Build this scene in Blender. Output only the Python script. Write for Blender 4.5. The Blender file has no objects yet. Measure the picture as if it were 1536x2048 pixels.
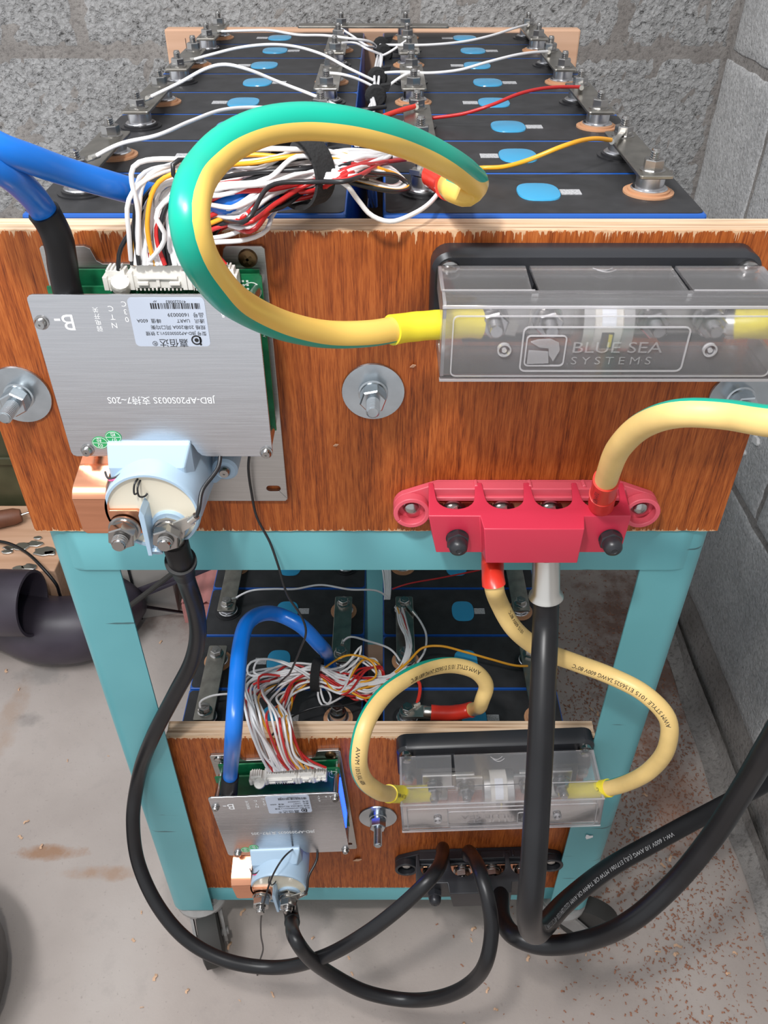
import bpy, bmesh, math, random
import numpy as np
from mathutils import Vector, Matrix, noise

# ---------------------------------------------------------------- camera
FPX = 1633.125
CAM = np.array([0.00954268, -0.43910137, 0.14935024])
PIT, YAW, ROL = 0.677138565, 0.0022018, 0.0014089
cp, sp, cyw, syw = math.cos(PIT), math.sin(PIT), math.cos(YAW), math.sin(YAW)
FW = np.array([syw * cp, cyw * cp, -sp])
_R = np.array([cyw, -syw, 0.0]); _U = np.cross(_R, FW)
RT = _R * math.cos(ROL) + _U * math.sin(ROL)
UP = -_R * math.sin(ROL) + _U * math.cos(ROL)
sc = bpy.context.scene
col = sc.collection
cam = bpy.data.cameras.new('camera')
cam.sensor_fit = 'VERTICAL'; cam.sensor_height = 24.0; cam.sensor_width = 18.0
cam.lens = FPX / 2048 * 24.0
cam.clip_start = 0.01
camo = bpy.data.objects.new('camera', cam); col.objects.link(camo)
camo.matrix_world = Matrix(((RT[0], UP[0], -FW[0], CAM[0]), (RT[1], UP[1], -FW[1], CAM[1]), (RT[2], UP[2], -FW[2], CAM[2]), (0, 0, 0, 1)))
sc.camera = camo

# ---------------------------------------------------------------- light and exposure
world = bpy.data.worlds.new('world'); sc.world = world; world.use_nodes = True
world.node_tree.nodes['Background'].inputs[0].default_value = (0.95, 0.97, 1.0, 1)
world.node_tree.nodes['Background'].inputs[1].default_value = 0.68
def area(name, loc, aim, size, watts, color=(1, 1, 1), shape='DISK', size_y=None):
    l = bpy.data.lights.new(name, 'AREA'); l.shape = shape; l.size = size
    if size_y: l.size_y = size_y
    l.energy = watts; l.color = color
    o = bpy.data.objects.new(name, l); col.objects.link(o); o.location = loc
    o.rotation_euler = (Vector(aim) - Vector(loc)).to_track_quat('-Z', 'Y').to_euler()
    return o
area('head_lamp', (-0.11, -0.40, 0.42), (0.0, 0.1, -0.15), 0.05, 2.5, (1.0, 0.98, 0.95))
area('ceiling_tube', (-0.75, -0.55, 1.35), (-0.1, 0.1, -0.5), 0.9, 17.0, (0.97, 0.98, 1.0), 'RECTANGLE', 0.25)
sc.view_settings.view_transform = 'Standard'; sc.view_settings.look = 'None'
sc.view_settings.gamma = 1.0; sc.view_settings.use_curve_mapping = False
sc.view_settings.exposure = 0.40

# ---------------------------------------------------------------- geometry helpers
def ray(px, py): return FW + RT * (px - 768) / FPX + UP * (1024 - py) / FPX
def onY(px, py, Y): d = ray(px, py); return CAM + d * (Y - CAM[1]) / d[1]
def onZ(px, py, Z): d = ray(px, py); return CAM + d * (Z - CAM[2]) / d[2]
def byW(px, py, w, D=0.0125): return CAM + ray(px, py) * (FPX * D / w)   # distance from how thick a cable of known size looks
A = lambda *a: np.array(a, float)
random.seed(7)

def tag(o, label=None, cat=None, group=None, kind=None):
    if label: o['label'] = label
    if cat: o['category'] = cat
    if group: o['group'] = group
    if kind: o['kind'] = kind
    return o
def empty(name, loc=(0, 0, 0), rot=(0, 0, 0), label=None, cat=None, group=None):
    o = bpy.data.objects.new(name, None); col.objects.link(o)
    o.empty_display_size = 0.02; o.location = loc; o.rotation_euler = rot
    return tag(o, label, cat, group)
def copy_tree(o, parent=None):
    c = o.copy(); col.objects.link(c); c.parent = parent
    for ch in list(o.children): copy_tree(ch, c)
    return c

class MB:
    def __init__(s): s.v = []; s.f = []; s.m = []; s.uv = {}
    def add(s, vs, fs, mi=0):
        n = len(s.v); s.v += [tuple(map(float, p)) for p in vs]
        for f in fs: s.f.append([i + n for i in f]); s.m.append(mi)
        return s
    def box(s, lo, hi, mi=0):
        x0, y0, z0 = lo; x1, y1, z1 = hi
        if x0 > x1: x0, x1 = x1, x0
        if y0 > y1: y0, y1 = y1, y0
        if z0 > z1: z0, z1 = z1, z0
        return s.add([(x0, y0, z0), (x1, y0, z0), (x1, y1, z0), (x0, y1, z0), (x0, y0, z1), (x1, y0, z1), (x1, y1, z1), (x0, y1, z1)],
                     [(3, 2, 1, 0), (4, 5, 6, 7), (0, 1, 5, 4), (1, 2, 6, 5), (2, 3, 7, 6), (3, 0, 4, 7)], mi)
    def prism(s, outline, a, b, axis='y', mi=0):
        # outline of 2D points, extruded along an axis from a to b
        def P(p, t):
            return {'y': (p[0], t, p[1]), 'z': (p[0], p[1], t), 'x': (t, p[0], p[1])}[axis]
        n = len(outline)
        ar = sum(outline[i][0] * outline[(i + 1) % n][1] - outline[(i + 1) % n][0] * outline[i][1] for i in range(n))
        ol = list(outline) if ar > 0 else list(outline)[::-1]
        lo, hi = min(a, b), max(a, b)
        vs = [P(p, lo) for p in ol] + [P(p, hi) for p in ol]
        bot = list(range(n))[::-1]; top = list(range(n, 2 * n))
        fs = [bot, top] + [(i, (i + 1) % n, n + (i + 1) % n, n + i) for i in range(n)]
        if axis == 'y': fs = [tuple(reversed(f)) for f in fs]
        return s.add(vs, fs, mi)
    def lathe(s, prof, o=(0, 0, 0), axis=(0, 0, 1), n=20, mi=0, cap=True, ref=None, hexn=None):
        # profile of (radius, height) turned around an axis through o
        ax = Vector(axis).normalized()
        u = Vector(ref) if ref is not None else (Vector((1, 0, 0)) if abs(ax.x) < .9 else Vector((0, 1, 0)))
        u = (u - ax * u.dot(ax)).normalized(); w = ax.cross(u); o = Vector(o)
        vs = []; fs = []; k = len(prof)
        for r, h in prof:
            for i in range(n):
                t = 2 * math.pi * i / n
                vs.append(o + ax * h + (u * math.cos(t) + w * math.sin(t)) * r)
        for j in range(k - 1):
            for i in range(n):
                fs.append((j * n + i, j * n + (i + 1) % n, (j + 1) * n + (i + 1) % n, (j + 1) * n + i))
        if cap:
            fs.append(tuple(range(n))[::-1]); fs.append(tuple((k - 1) * n + i for i in range(n)))
        return s.add(vs, fs, mi)
    def build(s, name, mats, parent=None, smooth=35, bevel=0, loc=None, rot=None, seg=2, solid=0):
        me = bpy.data.meshes.new(name); me.from_pydata(s.v, [], s.f)
        for m in (mats if isinstance(mats, (list, tuple)) else [mats]): me.materials.append(m)
        if any(s.m): me.polygons.foreach_set('material_index', s.m)
        if s.uv:
            uvl = me.uv_layers.new(name='uv')
            uvl.data.foreach_set('uv', s.uv['flat'])
        me.update()
        if smooth:
            me.polygons.foreach_set('use_smooth', [True] * len(me.polygons))
            me.set_sharp_from_angle(angle=math.radians(smooth))
        o = bpy.data.objects.new(name, me); col.objects.link(o)
        if parent: o.parent = parent
        if loc is not None: o.location = loc
        if rot is not None: o.rotation_euler = rot
        if solid:
            md = o.modifiers.new('solid', 'SOLIDIFY'); md.thickness = abs(solid); md.offset = -1 if solid > 0 else 1; md.use_even_offset = True
        if bevel:
            md = o.modifiers.new('bevel', 'BEVEL'); md.width = bevel; md.segments = seg; md.limit_method = 'ANGLE'; md.angle_limit = math.radians(40); md.harden_normals = False
        return o

def rrect(x0, z0, x1, z1, r, n=4):
    out = []
    for cx, cz, a0 in ((x1 - r, z1 - r, 0), (x0 + r, z1 - r, 90), (x0 + r, z0 + r, 180), (x1 - r, z0 + r, 270)):
        for i in range(n + 1):
            t = math.radians(a0 + 90 * i / n); out.append((cx + r * math.cos(t), cz + r * math.sin(t)))
    return out
def circ(cx, cz, rx, rz=None, n=20, a0=0):
    rz = rz or rx
    return [(cx + rx * math.cos(2 * math.pi * i / n + a0), cz + rz * math.sin(2 * math.pi * i / n + a0)) for i in range(n)]
def holed(outer, hole):
    # one outline that runs round a hole through a slit
    def ccw(p): return sum(p[i][0] * p[(i + 1) % len(p)][1] - p[(i + 1) % len(p)][0] * p[i][1] for i in range(len(p))) > 0
    outer = outer if ccw(outer) else outer[::-1]; hole = hole[::-1] if ccw(hole) else hole
    b = min(((math.dist(o, h), i, j) for i, o in enumerate(outer) for j, h in enumerate(hole)))
    i, j = b[1], b[2]
    return outer[:i + 1] + hole[j:] + hole[:j + 1] + outer[i:]

def spline(P, step=0.004):
    P = np.array(P, float); n = len(P)
    if n == 2:
        k = max(2, int(np.linalg.norm(P[1] - P[0]) / step)); return np.array([P[0] + (P[1] - P[0]) * t for t in np.linspace(0, 1, k + 1)])
    d = np.maximum(np.linalg.norm(np.diff(P, axis=0), axis=1), 1e-6) ** 0.6
    t = np.concatenate([[0], np.cumsum(d)])
    m = np.zeros_like(P)
    for i in range(1, n - 1):
        m[i] = ((P[i + 1] - P[i]) / d[i] * d[i - 1] + (P[i] - P[i - 1]) / d[i - 1] * d[i]) / (d[i] + d[i - 1])
    m[0] = (P[1] - P[0]) / d[0] * 1.5 - m[1] * .5; m[-1] = (P[-1] - P[-2]) / d[-1] * 1.5 - m[-2] * .5
    out = []
    for i in range(n - 1):
        for q in np.linspace(0, 1, 24, endpoint=False):
            h = d[i]; a = 2 * q**3 - 3 * q**2 + 1; b = q**3 - 2 * q**2 + q; c = -2 * q**3 + 3 * q**2; e = q**3 - q**2
            out.append(a * P[i] + b * h * m[i] + c * P[i + 1] + e * h * m[i + 1])
    out.append(P[-1]); out = np.array(out)
    s = np.concatenate([[0], np.cumsum(np.linalg.norm(np.diff(out, axis=0), axis=1))])
    k = max(3, int(s[-1] / step)); q = np.linspace(0, s[-1], k + 1)
    return np.stack([np.interp(q, s, out[:, j]) for j in range(3)], 1)
def frames(C, ref=None, center=None, mix=None):
    T = np.gradient(C, axis=0); T /= np.linalg.norm(T, axis=1)[:, None]
    N = np.zeros_like(C); prev = None
    for i in range(len(C)):
        if center is not None:
            r = C[i] - np.array(center)
            if mix is not None: r = r / np.linalg.norm(r) + np.array(mix)
        elif prev is None: r = np.array(ref if ref is not None else (0, 0, 1.0), float)
        else: r = prev
        r = r - T[i] * (r @ T[i]); ln = np.linalg.norm(r)
        if ln < 1e-4: r = prev if prev is not None else np.cross(T[i], (1, 0, 0.3)); r = r - T[i] * (r @ T[i]); ln = np.linalg.norm(r)
        prev = N[i] = r / ln
    if center is not None:
        for _ in range(40):
            M_ = N.copy(); M_[1:-1] = (N[:-2] + N[1:-1] + N[2:]) / 3; N = M_ - T * (M_ * T).sum(1)[:, None]; N /= np.linalg.norm(N, axis=1)[:, None]
    return T, N, np.cross(T, N)
def tube(mb, C, r, n=12, T=None, N=None, B=None, mat_of=None, mi=0, cap=True):
    C = np.asarray(C)
    if T is None: T, N, B = frames(C)
    r = np.broadcast_to(np.asarray(r, float), (len(C),))
    vs = []
    for i in range(len(C)):
        for j in range(n):
            t = 2 * math.pi * j / n
            vs.append(C[i] + (N[i] * math.cos(t) + B[i] * math.sin(t)) * r[i])
    base = len(mb.v); mb.v += [tuple(map(float, p)) for p in vs]
    for i in range(len(C) - 1):
        for j in range(n):
            mb.f.append([base + i * n + j, base + i * n + (j + 1) % n, base + (i + 1) * n + (j + 1) % n, base + (i + 1) * n + j])
            mb.m.append(mat_of((j + .5) / n) if mat_of else mi)
    if cap:
        mb.f.append([base + j for j in range(n)][::-1]); mb.m.append(mi)
        mb.f.append([base + (len(C) - 1) * n + j for j in range(n)]); mb.m.append(mi)
    return mb
def wire(name, pts, D, mat, parent=None, step=0.004, n=8, loc=None):
    mb = MB(); C = spline(pts, step); tube(mb, C, D / 2, n)
    return mb.build(name, mat, parent, smooth=60)

_tc = {}
def text_geo(body, align='CENTER'):
    k = (body, align)
    if k not in _tc:
        c = bpy.data.curves.new('t', 'FONT'); c.body = body; c.align_x = align; c.resolution_u = 3
        o = bpy.data.objects.new('t', c); col.objects.link(o)
        m = bpy.data.meshes.new_from_object(o.evaluated_get(bpy.context.evaluated_depsgraph_get()))
        _tc[k] = ([tuple(v.co) for v in m.vertices], [list(p.vertices) for p in m.polygons])
        bpy.data.objects.remove(o); bpy.data.curves.remove(c); bpy.data.meshes.remove(m)
    return _tc[k]
def text_on(mb, body, x, z, size, y, rot=0, align='CENTER', mi=0, sx=1.0):
    # flat lettering on a plate that faces -y; rot in degrees within the plate
    vs, fs = text_geo(body, align); a = math.radians(rot); c, s = math.cos(a), math.sin(a)
    mb.add([(x + (p[0] * sx * c - p[1] * s) * size, y, z + (p[0] * sx * s + p[1] * c) * size) for p in vs], fs, mi)
def text_bend(mb, body, C, T, N, B, s0, r, size, phi, flip=False, mi=0):
    # lettering wrapped round a cable
    vs, fs = text_geo(body, 'LEFT')
    S = np.concatenate([[0], np.cumsum(np.linalg.norm(np.diff(C, axis=0), axis=1))])
    out = []
    for p in vs:
        x, y = (p[0] * size, (p[1] - .35) * size)
        if flip: x, y = -x, -y
        s = min(max(s0 + x, 0), S[-1]); k = min(int(np.searchsorted(S, s)), len(C) - 1); k0 = max(k - 1, 0)
        q = 0 if k == k0 else (s - S[k0]) / (S[k] - S[k0])
        c = C[k0] * (1 - q) + C[k] * q; nn = N[k0] * (1 - q) + N[k] * q; bb = B[k0] * (1 - q) + B[k] * q
        a = phi - y / r
        out.append(c + (nn * math.cos(a) + bb * math.sin(a)) * (r + .0002))
    mb.add(out, fs, mi)
def facing(C, N, B, i):
    d = CAM - C[i]; return math.atan2(d @ B[i], d @ N[i])

# ---------------------------------------------------------------- materials
MATS = {}
def mat(name, color, rough=.5, metal=0., bump=None, var=None, spec=.5, **kw):
    if name in MATS: return MATS[name]
    m = bpy.data.materials.new(name); m.use_nodes = True; MATS[name] = m
    nt = m.node_tree; b = nt.nodes['Principled BSDF']
    b.inputs['Base Color'].default_value = (*color, 1); b.inputs['Roughness'].default_value = rough
    b.inputs['Metallic'].default_value = metal; b.inputs['Specular IOR Level'].default_value = spec
    for k, v in kw.items(): b.inputs[k].default_value = v
    if bump or var:
        tc = nt.nodes.new('ShaderNodeTexCoord')
        nz = nt.nodes.new('ShaderNodeTexNoise'); nz.inputs['Scale'].default_value = (bump or var)[0]; nz.inputs['Detail'].default_value = 5
        mp = nt.nodes.new('ShaderNodeMapping'); mp.inputs['Scale'].default_value = (bump or var)[2] if len(bump or var) > 2 else (1, 1, 1)
        nt.links.new(tc.outputs['Object'], mp.inputs[0]); nt.links.new(mp.outputs[0], nz.inputs['Vector'])
        if bump:
            bp = nt.nodes.new('ShaderNodeBump'); bp.inputs['Strength'].default_value = bump[1]; bp.inputs['Distance'].default_value = .001
            nt.links.new(nz.outputs['Fac'], bp.inputs['Height']); nt.links.new(bp.outputs[0], b.inputs['Normal'])
        if var:
            rp = nt.nodes.new('ShaderNodeMapRange'); rp.inputs[1].default_value = .3; rp.inputs[2].default_value = .7
            rp.inputs[3].default_value = 1 - var[1]; rp.inputs[4].default_value = 1 + var[1]
            mx = nt.nodes.new('ShaderNodeVectorMath'); mx.operation = 'SCALE'; mx.inputs[0].default_value = color
            nt.links.new(nz.outputs['Fac'], rp.inputs[0]); nt.links.new(rp.outputs[0], mx.inputs['Scale']); nt.links.new(mx.outputs[0], b.inputs['Base Color'])
    return m
class NG:
    """small node-graph helper"""
    def __init__(s, name):
        s.m = bpy.data.materials.new(name); s.m.use_nodes = True; s.nt = s.m.node_tree; s.b = s.nt.nodes['Principled BSDF']
        s.tc = s.nt.nodes.new('ShaderNodeTexCoord'); s.geo = s.nt.nodes.new('ShaderNodeNewGeometry'); MATS[name] = s.m
    def n(s, t, **kw):
        nd = s.nt.nodes.new(t)
        for k, v in kw.items(): setattr(nd, k, v)
        return nd
    def l(s, a, b): s.nt.links.new(a, b)
    def mapping(s, scale=(1, 1, 1), src=None, loc=(0, 0, 0)):
        mp = s.n('ShaderNodeMapping'); mp.inputs['Scale'].default_value = scale; mp.inputs['Location'].default_value = loc
        s.l(src or s.tc.outputs['Object'], mp.inputs[0]); return mp.outputs[0]
    def noise(s, scale, detail=4, vec=None, rough=.5, dist=0):
        nz = s.n('ShaderNodeTexNoise'); nz.inputs['Scale'].default_value = scale; nz.inputs['Detail'].default_value = detail
        nz.inputs['Roughness'].default_value = rough; nz.inputs['Distortion'].default_value = dist
        s.l(vec or s.tc.outputs['Object'], nz.inputs['Vector']); return nz.outputs['Fac']
    def ramp(s, fac, stops, interp='LINEAR'):
        r = s.n('ShaderNodeValToRGB'); r.color_ramp.interpolation = interp
        while len(r.color_ramp.elements) < len(stops): r.color_ramp.elements.new(.5)
        for e, (p, c) in zip(r.color_ramp.elements, stops):
            e.position = p; e.color = (*c, 1) if hasattr(c, '__len__') else (c, c, c, 1)
        s.l(fac, r.inputs[0]); return r.outputs['Color']
    def mix(s, fac, a, b, blend='MIX'):
        x = s.n('ShaderNodeMix', data_type='RGBA', blend_type=blend)
        for sock, v in ((x.inputs[0], fac), (x.inputs[6], a), (x.inputs[7], b)):
            if hasattr(v, 'is_linked'): s.l(v, sock)
            elif hasattr(v, '__len__'): sock.default_value = (*v, 1)
            else: sock.default_value = v
        return x.outputs[2]
    def math(s, op, a, b=None, c=None):
        x = s.n('ShaderNodeMath', operation=op)
        for i, v in enumerate((a, b, c)):
            if v is None: continue
            if hasattr(v, 'is_linked'): s.l(v, x.inputs[i])
            else: x.inputs[i].default_value = v
        return x.outputs[0]
    def bump(s, h, strength, dist=.001):
        b = s.n('ShaderNodeBump'); b.inputs['Strength'].default_value = strength; b.inputs['Distance'].default_value = dist
        s.l(h, b.inputs['Height']); s.l(b.outputs[0], s.b.inputs['Normal'])
    def color(s, c): s.l(c, s.b.inputs['Base Color'])

def wood_face(name, ztop, zbot):
    g = NG(name)
    fine = g.noise(1, 4, g.mapping((1350, 1350, 75)), .65)
    mid = g.noise(1, 3, g.mapping((240, 240, 9)), .5, .3)
    big = g.noise(5, 2)
    f = g.math('ADD', g.math('MULTIPLY', fine, .62), g.math('MULTIPLY', mid, .38))
    c = g.ramp(f, [(.34, (.11, .021, .004)), (.45, (.27, .060, .010)), (.55, (.41, .105, .019)), (.68, (.50, .155, .036))])
    c = g.mix(g.math('MULTIPLY', g.ramp(big, [(.4, 0.), (.65, 1.)]), .25), c, (.22, .045, .008))
    # pale splintered chips along sawn edges
    sep = g.n('ShaderNodeSeparateXYZ'); g.l(g.tc.outputs['Object'], sep.inputs[0])
    chip = g.noise(1, 4, g.mapping((420, 420, 14)), .75)
    dt = g.math('SUBTRACT', ztop, sep.outputs[2]); db = g.math('SUBTRACT', sep.outputs[2], zbot)
    e = g.math('MINIMUM', g.math('MULTIPLY', dt, 1.35), g.math('MULTIPLY', db, 2.4))
    lim = g.math('MULTIPLY', g.math('POWER', chip, 7.5), .17)
    k = g.math('LESS_THAN', e, lim)
    c = g.mix(k, c, (.62, .40, .24))
    g.color(c); g.b.inputs['Roughness'].default_value = .42; g.b.inputs['Specular IOR Level'].default_value = .35
    g.bump(f, .35, .0006)
    return g.m
def wood_edge(name='wood_edge', horizontal=True):
    g = NG(name)
    ply = g.noise(1, 2, g.mapping((9, 420, 420)), .5)
    c = g.ramp(ply, [(.3, (.36, .22, .13)), (.45, (.62, .42, .27)), (.6, (.74, .55, .39)), (.75, (.66, .46, .31))])
    knot = g.noise(1, 3, g.mapping((24, 900, 300)), .6)
    c = g.mix(g.ramp(knot, [(.66, 0.), (.74, .8)]), c, (.28, .15, .08))
    g.color(c); g.b.inputs['Roughness'].default_value = .7; g.bump(knot, .3)
    return g.m
def pine():
    g = NG('pine')
    f = g.noise(1, 3, g.mapping((3, 60, 60)), .5)
    c = g.ramp(f, [(.3, (.58, .33, .20)), (.55, (.70, .43, .28)), (.75, (.62, .36, .22))])
    g.color(c); g.b.inputs['Roughness'].default_value = .65
    return g.m
def teal():
    g = NG('teal_paint')
    n1 = g.noise(9, 3)
    c = g.ramp(n1, [(.3, (.112, .35, .385)), (.7, (.14, .41, .445))])
    sp_ = g.noise(95, 4, rough=.7)
    c = g.mix(g.ramp(sp_, [(.735, 0.), (.75, 1.)]), c, (.02, .03, .03))
    smear = g.noise(1, 3, g.mapping((14, 14, 160)))
    c = g.mix(g.ramp(smear, [(.69, 0.), (.72, .75)]), c, (.035, .06, .065))
    g.color(c); g.b.inputs['Roughness'].default_value = .38
    g.bump(g.noise(60, 2), .08)
    return g.m
def concrete_block(name, tint=1.0, scale=1.0, pit=1.0):
    g = NG(name); P = g.geo.outputs['Position']
    mp = g.mapping((1, 1, 1), P)
    vo = g.n('ShaderNodeTexVoronoi', feature='F1'); vo.inputs['Scale'].default_value = 150 * scale; vo.inputs['Randomness'].default_value = 1
    nv = g.n('ShaderNodeVectorMath', operation='ADD'); nn = g.n('ShaderNodeTexNoise'); nn.inputs['Scale'].default_value = 110 * scale; nn.inputs['Detail'].default_value = 3
    sc_ = g.n('ShaderNodeVectorMath', operation='SCALE'); sc_.inputs['Scale'].default_value = .012 / scale
    g.l(mp, nn.inputs['Vector']); g.l(nn.outputs['Color'], sc_.inputs[0]); g.l(mp, nv.inputs[0]); g.l(sc_.outputs[0], nv.inputs[1]); g.l(nv.outputs[0], vo.inputs['Vector'])
    pits = g.noise(140 * scale, 4, mp, .6, .3)
    fine = g.noise(420 * scale, 3, mp)
    big = g.noise(7, 3, mp)
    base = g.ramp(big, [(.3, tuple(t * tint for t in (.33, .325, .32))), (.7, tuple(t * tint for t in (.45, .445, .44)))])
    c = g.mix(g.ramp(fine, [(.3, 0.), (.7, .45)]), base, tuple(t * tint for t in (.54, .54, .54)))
    c = g.mix(g.ramp(vo.outputs['Distance'], [(.2, 0.), (.8, .35)]), c, (.16, .155, .15))
    c = g.mix(g.ramp(pits, [(.30, .85 * pit), (.37, 0.)]), c, (.05, .048, .045))
    g.color(c); g.b.inputs['Roughness'].default_value = .92; g.b.inputs['Specular IOR Level'].default_value = .15
    hgt = g.math('ADD', g.math('MULTIPLY', g.ramp(pits, [(.28, 0.), (.5, 1.)]), 1.0), g.math('MULTIPLY', vo.outputs['Distance'], -.55))
    hgt = g.math('ADD', hgt, g.math('MULTIPLY', fine, .35))
    g.bump(hgt, .9 * pit, .0030)
    return g.m
def mortar():
    g = NG('mortar'); mp = g.mapping((1, 1, 1), g.geo.outputs['Position'])
    n1 = g.noise(14, 4, mp); n2 = g.noise(160, 4, mp, .7)
    c = g.ramp(n1, [(.3, (.23, .21, .195)), (.7, (.36, .335, .315))])
    c = g.mix(g.ramp(n2, [(.3, .7), (.5, 0.)]), c, (.09, .08, .075))
    g.color(c); g.b.inputs['Roughness'].default_value = .95; g.bump(n2, .8, .003)
    return g.m
def floor_mat():
    g = NG('floor_concrete'); mp = g.mapping((1, 1, 1), g.geo.outputs['Position'])
    n1 = g.noise(5, 4, mp); n2 = g.noise(38, 5, mp, .65); n3 = g.noise(260, 3, mp)
    c = g.ramp(n1, [(.3, (.38, .325, .295)), (.55, (.46, .40, .365)), (.75, (.51, .455, .42))])
    c = g.mix(g.ramp(n2, [(.55, 0.), (.75, .3)]), c, (.33, .29, .27))
    c = g.mix(g.ramp(n3, [(.66, 0.), (.74, .35)]), c, (.25, .21, .19))
    # rust stains and other fixed blots, darkest beside and under the trolley
    sep = g.n('ShaderNodeSeparateXYZ'); g.l(mp, sep.inputs[0])
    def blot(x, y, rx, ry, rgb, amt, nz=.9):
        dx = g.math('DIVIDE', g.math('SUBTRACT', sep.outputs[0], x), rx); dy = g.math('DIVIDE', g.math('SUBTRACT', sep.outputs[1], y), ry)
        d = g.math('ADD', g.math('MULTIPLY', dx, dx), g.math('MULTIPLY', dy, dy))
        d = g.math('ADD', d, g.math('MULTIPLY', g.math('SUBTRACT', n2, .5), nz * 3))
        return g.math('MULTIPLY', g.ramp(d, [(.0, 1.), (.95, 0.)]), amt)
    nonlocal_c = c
    for b in FLOOR_BLOTS:
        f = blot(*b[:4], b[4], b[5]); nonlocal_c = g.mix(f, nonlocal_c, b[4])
    g.color(nonlocal_c); g.b.inputs['Roughness'].default_value = .6; g.b.inputs['Specular IOR Level'].default_value = .3
    g.bump(g.math('ADD', n2, g.math('MULTIPLY', n3, .4)), .18, .002)
    return g.m
def _st(px, py, rx, ry, rgb, amt):
    p = onZ(px, py, -.825); return (p[0], p[1], rx, ry, rgb, amt)
FLOOR_BLOTS = [_st(100, 1705, .05, .012, (.33, .16, .07), .75), _st(205, 1745, .06, .012, (.36, .20, .11), .6),
          _st(85, 1350, .045, .025, (.24, .23, .22), .5), _st(20, 1440, .02, .09, (.38, .25, .17), .45),
          _st(55, 1440, .025, .015, (.22, .20, .19), .55), _st(1290, 1300, .11, .22, (.16, .075, .05), .8), _st(1330, 1560, .05, .14, (.34, .18, .12), .6),
          _st(640, 1950, .1, .02, (.35, .31, .29), .4), _st(1160, 1935, .06, .02, (.30, .27, .25), .5), _st(900, 1900, .05, .02, (.33, .30, .28), .4),
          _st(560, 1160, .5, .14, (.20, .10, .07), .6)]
def brushed(name, color, rough=.32, sx=4, sz=260, strength=.12):
    g = NG(name); n1 = g.noise(1, 3, g.mapping((sx * 8, 200, sz * 8)))
    c = g.ramp(n1, [(.3, tuple(t * .86 for t in color)), (.7, color)])
    g.color(c); g.b.inputs['Metallic'].default_value = 1
    r = g.math('ADD', g.math('MULTIPLY', n1, .16), rough - .08); g.l(r, g.b.inputs['Roughness'])
    g.bump(n1, strength, .0004); return g.m
def clear_plastic(name, milk=.10, tint=(.96, .96, .98), rough=.16):
    m = bpy.data.materials.new(name); m.use_nodes = True; MATS[name] = m; nt = m.node_tree; nt.nodes.clear()
    out = nt.nodes.new('ShaderNodeOutputMaterial'); tr = nt.nodes.new('ShaderNodeBsdfTransparent'); tr.inputs[0].default_value = (*tint, 1)
    df = nt.nodes.new('ShaderNodeBsdfDiffuse'); df.inputs[0].default_value = (.93, .90, .91, 1)
    rf = nt.nodes.new('ShaderNodeBsdfRefraction'); rf.inputs['IOR'].default_value = 1.06; rf.inputs['Roughness'].default_value = rough; rf.inputs[0].default_value = (1, 1, 1, 1)
    gl = nt.nodes.new('ShaderNodeBsdfGlossy'); gl.inputs['Roughness'].default_value = .12
    fr = nt.nodes.new('ShaderNodeFresnel'); fr.inputs[0].default_value = 1.45
    m1 = nt.nodes.new('ShaderNodeMixShader'); m1.inputs[0].default_value = .25
    m2 = nt.nodes.new('ShaderNodeMixShader'); m2.inputs[0].default_value = milk; m3 = nt.nodes.new('ShaderNodeMixShader')
    L = nt.links.new
    L(tr.outputs[0], m1.inputs[1]); L(rf.outputs[0], m1.inputs[2]); L(m1.outputs[0], m2.inputs[1]); L(df.outputs[0], m2.inputs[2])
    L(fr.outputs[0], m3.inputs[0]); L(m2.outputs[0], m3.inputs[1]); L(gl.outputs[0], m3.inputs[2]); L(m3.outputs[0], out.inputs[0])
    return m

M = {}
M['face_up'] = wood_face('varnished_plywood', -.002, -.2056)
M['face_lo'] = wood_face('varnished_plywood_lower', -.455, -.7235)
M['edge'] = wood_edge(); M['pine'] = pine(); M['teal'] = teal()
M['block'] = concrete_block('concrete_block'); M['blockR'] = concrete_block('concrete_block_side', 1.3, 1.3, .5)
M['mortar'] = mortar(); M['floor'] = floor_mat()
M['black_top'] = mat('black_film', (.022, .022, .024), .5, var=(60, .35))
M['blue_wrap'] = mat('blue_wrap', (.012, .085, .36), .28)
M['vent'] = mat('vent_film', (.045, .33, .58), .22, Coat_Weight=.0) if False else mat('vent_film', (.045, .33, .58), .2)
M['labelgrey'] = mat('label_grey', (.42, .42, .43), .5, var=(900, .35))
M['orange'] = mat('orange_gasket', (.50, .26, .14), .55); M['gasket'] = mat('black_gasket', (.018, .018, .02), .35)
M['alu'] = mat('aluminium', (.62, .62, .64), .24, 1.); M['steel'] = mat('stainless_steel', (.42, .41, .40), .2, 1.)
M['zinc'] = mat('zinc_plate', (.48, .52, .55), .24, 1., var=(40, .2)); M['nickel'] = mat('nickel_bar', (.40, .38, .34), .28, 1., var=(90, .22))
M['brass'] = mat('brown_screw', (.16, .10, .05), .35, 1.)
M['brushed'] = brushed('brushed_aluminium', (.66, .67, .70), .25, strength=.05); M['heatsink'] = brushed('heatsink_aluminium', (.52, .50, .48), .36)
M['copper'] = brushed('copper', (.86, .40, .24), .24, 2, 40, .05)
M['pcb'] = mat('circuit_green', (.006, .13, .05), .35, var=(120, .3)); M['pcbtrace'] = mat('circuit_print', (.62, .68, .62), .5)
M['white'] = mat('white_nylon', (.74, .72, .68), .42); M['hotglue'] = mat('white_glue', (.78, .76, .70), .3, bump=(160, 1.))
M['bluegrey'] = mat('pale_blue_plastic', (.37, .50, .63), .35); M['epoxy'] = mat('cream_resin', (.74, .68, .55), .22)
M['sticker'] = mat('silver_label', (.45, .50, .60), .35); M['ink'] = mat('black_ink', (.012, .012, .014), .5); M['whiteink'] = mat('white_ink', (.82, .83, .84), .5)
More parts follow.
